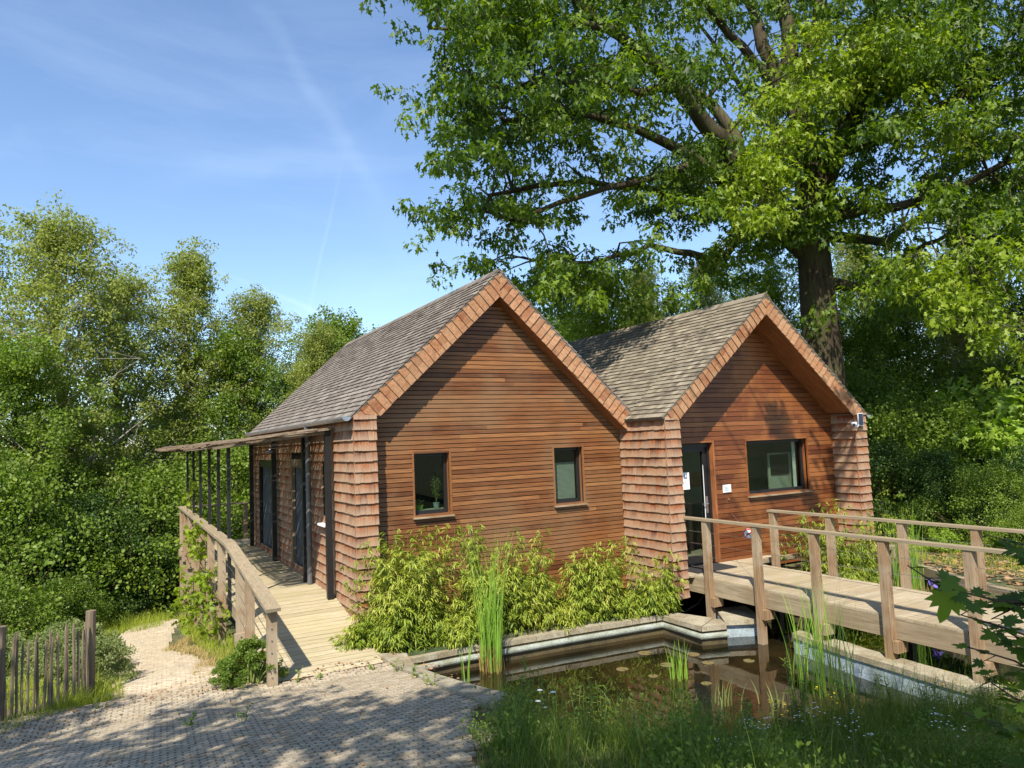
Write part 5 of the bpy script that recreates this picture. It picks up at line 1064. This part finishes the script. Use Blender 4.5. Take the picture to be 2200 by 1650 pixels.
def flecks(name,poly,n,size,seed,label,z=.04,fixed=None,matn='litter'):
    rng=np.random.default_rng(seed); xs=[p[0] for p in poly];ys=[p[1] for p in poly]; a=rng.uniform(min(xs),max(xs),n*3);b=rng.uniform(min(ys),max(ys),n*3); k=inside(poly,a,b)&(rng.random(n*3)<(.15+.85*(np.sin(a*1.7+3)*np.cos(b*2.1)+1)/2)); a,b=a[k][:n],b[k][:n]; m_=len(a)
    V,Fc=leaves(np.column_stack([a,b,(gz(a,b) if fixed is None else fixed)+z+rng.random(m_)*.01]),np.column_stack([rng.normal(size=(m_,2)),rng.normal(size=m_)*.15]),np.column_stack([rng.normal(size=(m_,2))*.3,np.ones(m_)]),size*(.5+rng.random(m_)),'round'); tag(obj(name,npmesh(name,V,Fc,3),matn),label,'leaf litter',kind='stuff')
flecks('fallen_leaves',[(-7,-.6),(-1.4,-.6),(0,-1.3),(.3,-2.4),(.4,-3.4),(-.4,-5),(-1.5,-8),(-6,-8)],900,.024,1,'brown fallen leaves scattered over the paving')
flecks('fallen_leaves',[(-5.2,-2.2),(-3.5,-.7),(-1.4,-.6),(-1.4,-1.2),(-3.2,-1.1),(-5,-2.8)],800,.026,2,'brown fallen leaves gathered along the far paving edge')
flecks('fallen_leaves',[(9,-4.6),(9.7,-1.5),(13,1),(20,1),(18,-7),(9,-6)],9000,.075,3,'pale brown leaf litter on the woodland floor',.01)
flecks('fallen_leaves',[(3.4,-5),(5.4,-6),(7.4,-6),(7.5,-8.5),(3,-9)],3500,.06,4,'brown leaf litter under the near bank grass',.01)
flecks('fallen_leaves',[(-.2,-.55),(.3,-.9),(.45,-2.1),(.1,-2.2),(-.1,-1.4),(-1.2,-1.35),(-1.2,-1.22)],420,.035,5,'reddish leaves and moss where the ramp meets the paving')
# tangled leafy undergrowth of the near bank, uncountable
rng_=np.random.default_rng(77); a_=rng_.uniform(-1,7.4,2600); b_=rng_.uniform(-8.6,-3.2,2600); k_=inside(NEAR,a_,b_)&(np.sin(a_*2.2+.6)*np.cos(b_*2.9+1.1)+rng_.normal(size=2600)*.25>.05); a_,b_=a_[k_][:950],b_[k_][:950]
hh_=(.06+.30*rng_.random(len(a_)))*np.clip(.7+(-4.6-b_)*.3,.6,1); V,Fc=leafcloud(rng_,np.column_stack([a_,b_,gz(a_,b_)+hh_*.55]),.06+hh_*.45,80,.028,'rhomb',-.3,1.2); tag(obj('undergrowth',npmesh('undergrowth',V,Fc,3),'grass'),'tangled dark leafy undergrowth among the grass of the near bank','undergrowth',kind='stuff')
# ---- weeds and flowers on the near bank
def weed(x,y,h,label,seed,matn='grass',leafn=40,name='tall_weed',group='tall weeds on the near bank',fl=None,shape='lance',ls=.055,stems=4):
    rng=np.random.default_rng(seed); rr=random.Random(seed); z=GZ(x,y); root=thing(name,(x,y,z),label,'weed' if not fl else 'flower',group); t=MB(); C=[];D=[];Nn=[];T=[]
    for s in range(stems):
        e=Vector((x+rr.uniform(-.12,.12),y+rr.uniform(-.12,.12),z+h*rr.uniform(.75,1))); b=Vector((x+rr.uniform(-.04,.04),y+rr.uniform(-.04,.04),z)); t.tube([b,b.lerp(e,.5)+Vector((rr.uniform(-.02,.02),0,0)),e],[.005,.004,.002],4,cap=False); T.append(e)
        for k in range(leafn//stems): p=b.lerp(e,.1+.88*rr.random()); a=rr.random()*6.28; C.append(p);D.append((math.cos(a),math.sin(a),rr.uniform(-.2,.7)));Nn.append((0,0,1))
    obj('stems',t_build(t,'stems'),'stem',root); C=np.array(C); foliage_obj('leaves',*leaves(C,np.array(D),np.array(Nn)+rng.normal(size=C.shape)*.3,ls*(.5+.7*rng.random(len(C))),shape),matn,root)
    if fl:
        V=[];
        for e in T:
            for _ in range(fl[2]):
                c=np.array(e)+rng.normal(size=3)*fl[3]; V.append(leaves(np.repeat(c[None],6,0),np.column_stack([np.cos(np.arange(6)*1.05),np.sin(np.arange(6)*1.05),np.full(6,.2)]),np.tile([[0,0,1.]],(6,1)),fl[1],'round'))
        obj('blossoms',npmesh('blossoms',*merge(V),3),fl[0],root)
k=0
for (x,y,h,lb) in ((.15,-4.75,.85,'tall weed leaning over the lower end of the pale kerb'),(.6,-4.6,.8,'tall weed in the water next to the kerb end'),(.95,-4.55,.9,'tallest weed of the left group at the water'),(1.25,-4.75,.75,'dense weed right of the tallest one on the left'),(1.75,-4.85,.7,'weed standing in the water before the dark reflection'),(.4,-5.1,.7,'broad weed in the grass left of the blossoming weeds'),(2.9,-5.15,.65,'bushy weed at the water before the pale iris'),(3.3,-5.3,.6,'bushy weed at the water below the loose reeds'),(3.8,-5.55,.6,'bushy weed at the water near the sloping wall'),(.35,-4.72,.75,'bushy weed at the end of the pale kerb'),(1.0,-4.8,.7,'weed clump at the water left of the daisies'),(1.6,-5.0,.6,'weed at the water in the left part of the bank'),(2.2,-5.15,.45,'weed at the water before the rush tuft'),(-.1,-4.7,.35,'weed leaning over the paving beside the daisies'),(-.4,-5.4,.38,'weed leaning over the lower paving edge'),(-.75,-6.0,.4,'weed at the lowest corner of the paving'),(.75,-5.3,.6,'weed in the shaded centre left of the bank'),(1.5,-5.9,.55,'weed before the blossoming weeds'),(4.3,-6.3,.6,'weed under the young maple'),(3.4,-5.6,.65,'weed close to the foot of the sloping wall'),(2.75,-5.35,1.05,'tall leafy weed standing before the sloping blue pond wall'),(3.1,-5.6,.75,'shorter weed right of the tallest one'),(2.35,-5.1,.6,'weed left of the tallest one'),(.75,-5.0,.55,'dense weed at the left end of the near bank'),(1.35,-5.15,.75,'weed in the middle left of the near bank'),(1.9,-4.9,.6,'bushy weed in the middle of the near bank'),(1.55,-5.4,.55,'low weed before the dark water'),(3.9,-5.9,.6,'weed below the last bridge post'),(.35,-5.0,.5,'weed next to the paving edge'),(.1,-5.6,.45,'weed at the lower paving edge'),(3.5,-6.2,.5,'weed low at the right side of the bank'),(2.2,-6.1,.5,'weed at the bottom centre of the bank')):
    weed(x,y,h,lb,100+k,'grass' if k%3 else 'midleaf',int(150*h)+40,shape='lance' if k%2==0 else 'rhomb',ls=.085 if k%2==0 else .035,stems=6); k+=1
for (x,y,h,lb) in ((.25,-4.85,.42,'white daisies at the paving edge, upper group'),(-.45,-5.9,.35,'single white daisy at the lowest paving edge'),(.05,-4.9,.40,'white daisies halfway along the paving edge'),(.55,-4.7,.34,'white daisies beside the kerb end')): weed(x,y,h,lb,130+k,'grass',24,'daisy','daisies by the paving',('petal',.022,1,.01),stems=3); k+=1
for (x,y,h,lb) in ((1.0,-6.3,.45,'white blossoming weed at the bottom of the bank, left'),(1.5,-6.0,.5,'white blossoming weed in the middle of the bank'),(1.9,-6.6,.45,'white blossoming weed at the bottom centre'),(2.4,-5.7,.45,'white blossoming weed below the tallest weed'),(2.6,-6.9,.4,'white blossoming weed at the bottom right')): weed(x,y,h,lb,140+k,'grass',30,'blossoming_weed','white blossoming weeds',('petal',.009,5,.03),stems=4); k+=1
for (x,y,h,lb) in ((2.6,-5.15,.42,'yellow flowered weed left of the loose reeds'),(3.5,-5.1,.4,'yellow flowered weed right of the loose reeds'),(4.6,-5.7,.5,'yellow flowered weed at the end of the sloping wall')): weed(x,y,h,lb,150+k,'midleaf',30,'yellow_weed','yellow flowered weeds',('yellow',.016,2,.03),stems=4); k+=1
for (x,y,h,lb) in ((-.9,-1.35,.10,'little weed in the ramp joint, left'),(-.25,-1.42,.09,'little weed in the ramp joint, right'),(-.03,-1.75,.16,'weed tuft at the kerb near its corner'),(-.08,-2.5,.16,'weed tuft in the middle of the kerb'),(-.16,-3.2,.18,'weed tuft near the kerb end'),(-2.4,-2.6,.16,'weed growing through the paving, left'),(-2.0,-2.9,.18,'weed growing through the paving, right'),(-1.15,-1.35,.22,'weed beside the end post of the ramp'),(-3.2,-1.0,.15,'grassy tuft at the fence post foot'),(0.0,-3.1,.07,'tiny weed on the sunny paving')): weed(x,y,h,lb,160+k,'midleaf',26,'small_weed','small weeds on the paving',None,'rhomb',.05,3); k+=1
# ---- young maple close to the camera, right edge
def near_maple():
    rr=random.Random(3); rng=np.random.default_rng(3); b=W(2500,1900,3.2); z=GZ(b.x,b.y); root=thing('young_maple',(b.x,b.y,z),'young maple whose dark lobed leaves reach in at the lower right','sapling'); t=MB(); C=[];D=[];Nn=[];Sz=[]
    stem=[Vector((b.x,b.y,z)),W(2420,1700,3.1),W(2380,1300,3.0),W(2360,1000,3.0)]; t.tube(stem,[.02,.016,.012,.006],6)
    for tw in ([(2380,1330,3.0),(2260,1300,2.8),(2140,1290,2.65),(2020,1260,2.5),(1950,1215,2.45)],[(2400,1250,3.0),(2280,1200,2.9),(2200,1170,2.85),(2120,1150,2.8)],[(2410,1500,3.0),(2290,1480,2.9),(2180,1420,2.8),(2080,1390,2.75)],[(2420,1650,3.0),(2300,1600,2.9),(2160,1560,2.8),(2060,1530,2.75)],[(2400,1400,3.0),(2250,1380,2.7),(2130,1340,2.6),(2060,1320,2.55)],[(2420,1700,3),(2300,1700,2.9),(2150,1640,2.8)],[(2400,1560,2.9),(2280,1540,2.75),(2180,1500,2.6),(2120,1460,2.55)],[(2380,1240,3),(2260,1260,2.8),(2190,1300,2.7),(2130,1330,2.65)],[(2330,1450,2.95),(2240,1400,2.9),(2150,1350,2.85)]):
        pts=[W(*a) for a in tw]; t.tube(pts,[.007]+[.004]*(len(pts)-2)+[.002],5,cap=False)
        for i in range(1,len(pts)):
            for s in range(15 if tw[i][0]>2130 else 4):
                p=pts[i-1].lerp(pts[i],rr.random()); a=rr.random()*6.28; d=Vector((math.cos(a),math.sin(a),rr.uniform(-.5,.2))); e=p+d*.05; t.tube([p,e],[.0018,.0015],4,cap=False); C.append(e);D.append(d);Nn.append(Vector((rr.uniform(-.7,.4),rr.uniform(-.9,.3),1)));Sz.append(rr.uniform(.045,.085))
    # the one large leaf
    e=W(2040,1270,2.45); C.append(e);D.append(-Ui*.9-Ri*.25);Nn.append(-cF*.8+Vector((0,0,.5)));Sz.append(.115)
    obj('stems',t_build(t,'stems'),'trunk',root); foliage_obj('leaves',*leaves(np.array(C),np.array(D),np.array(Nn),np.array(Sz),'maple'),'oakleaf',root)
near_maple()
# shrub on the far right under the maple
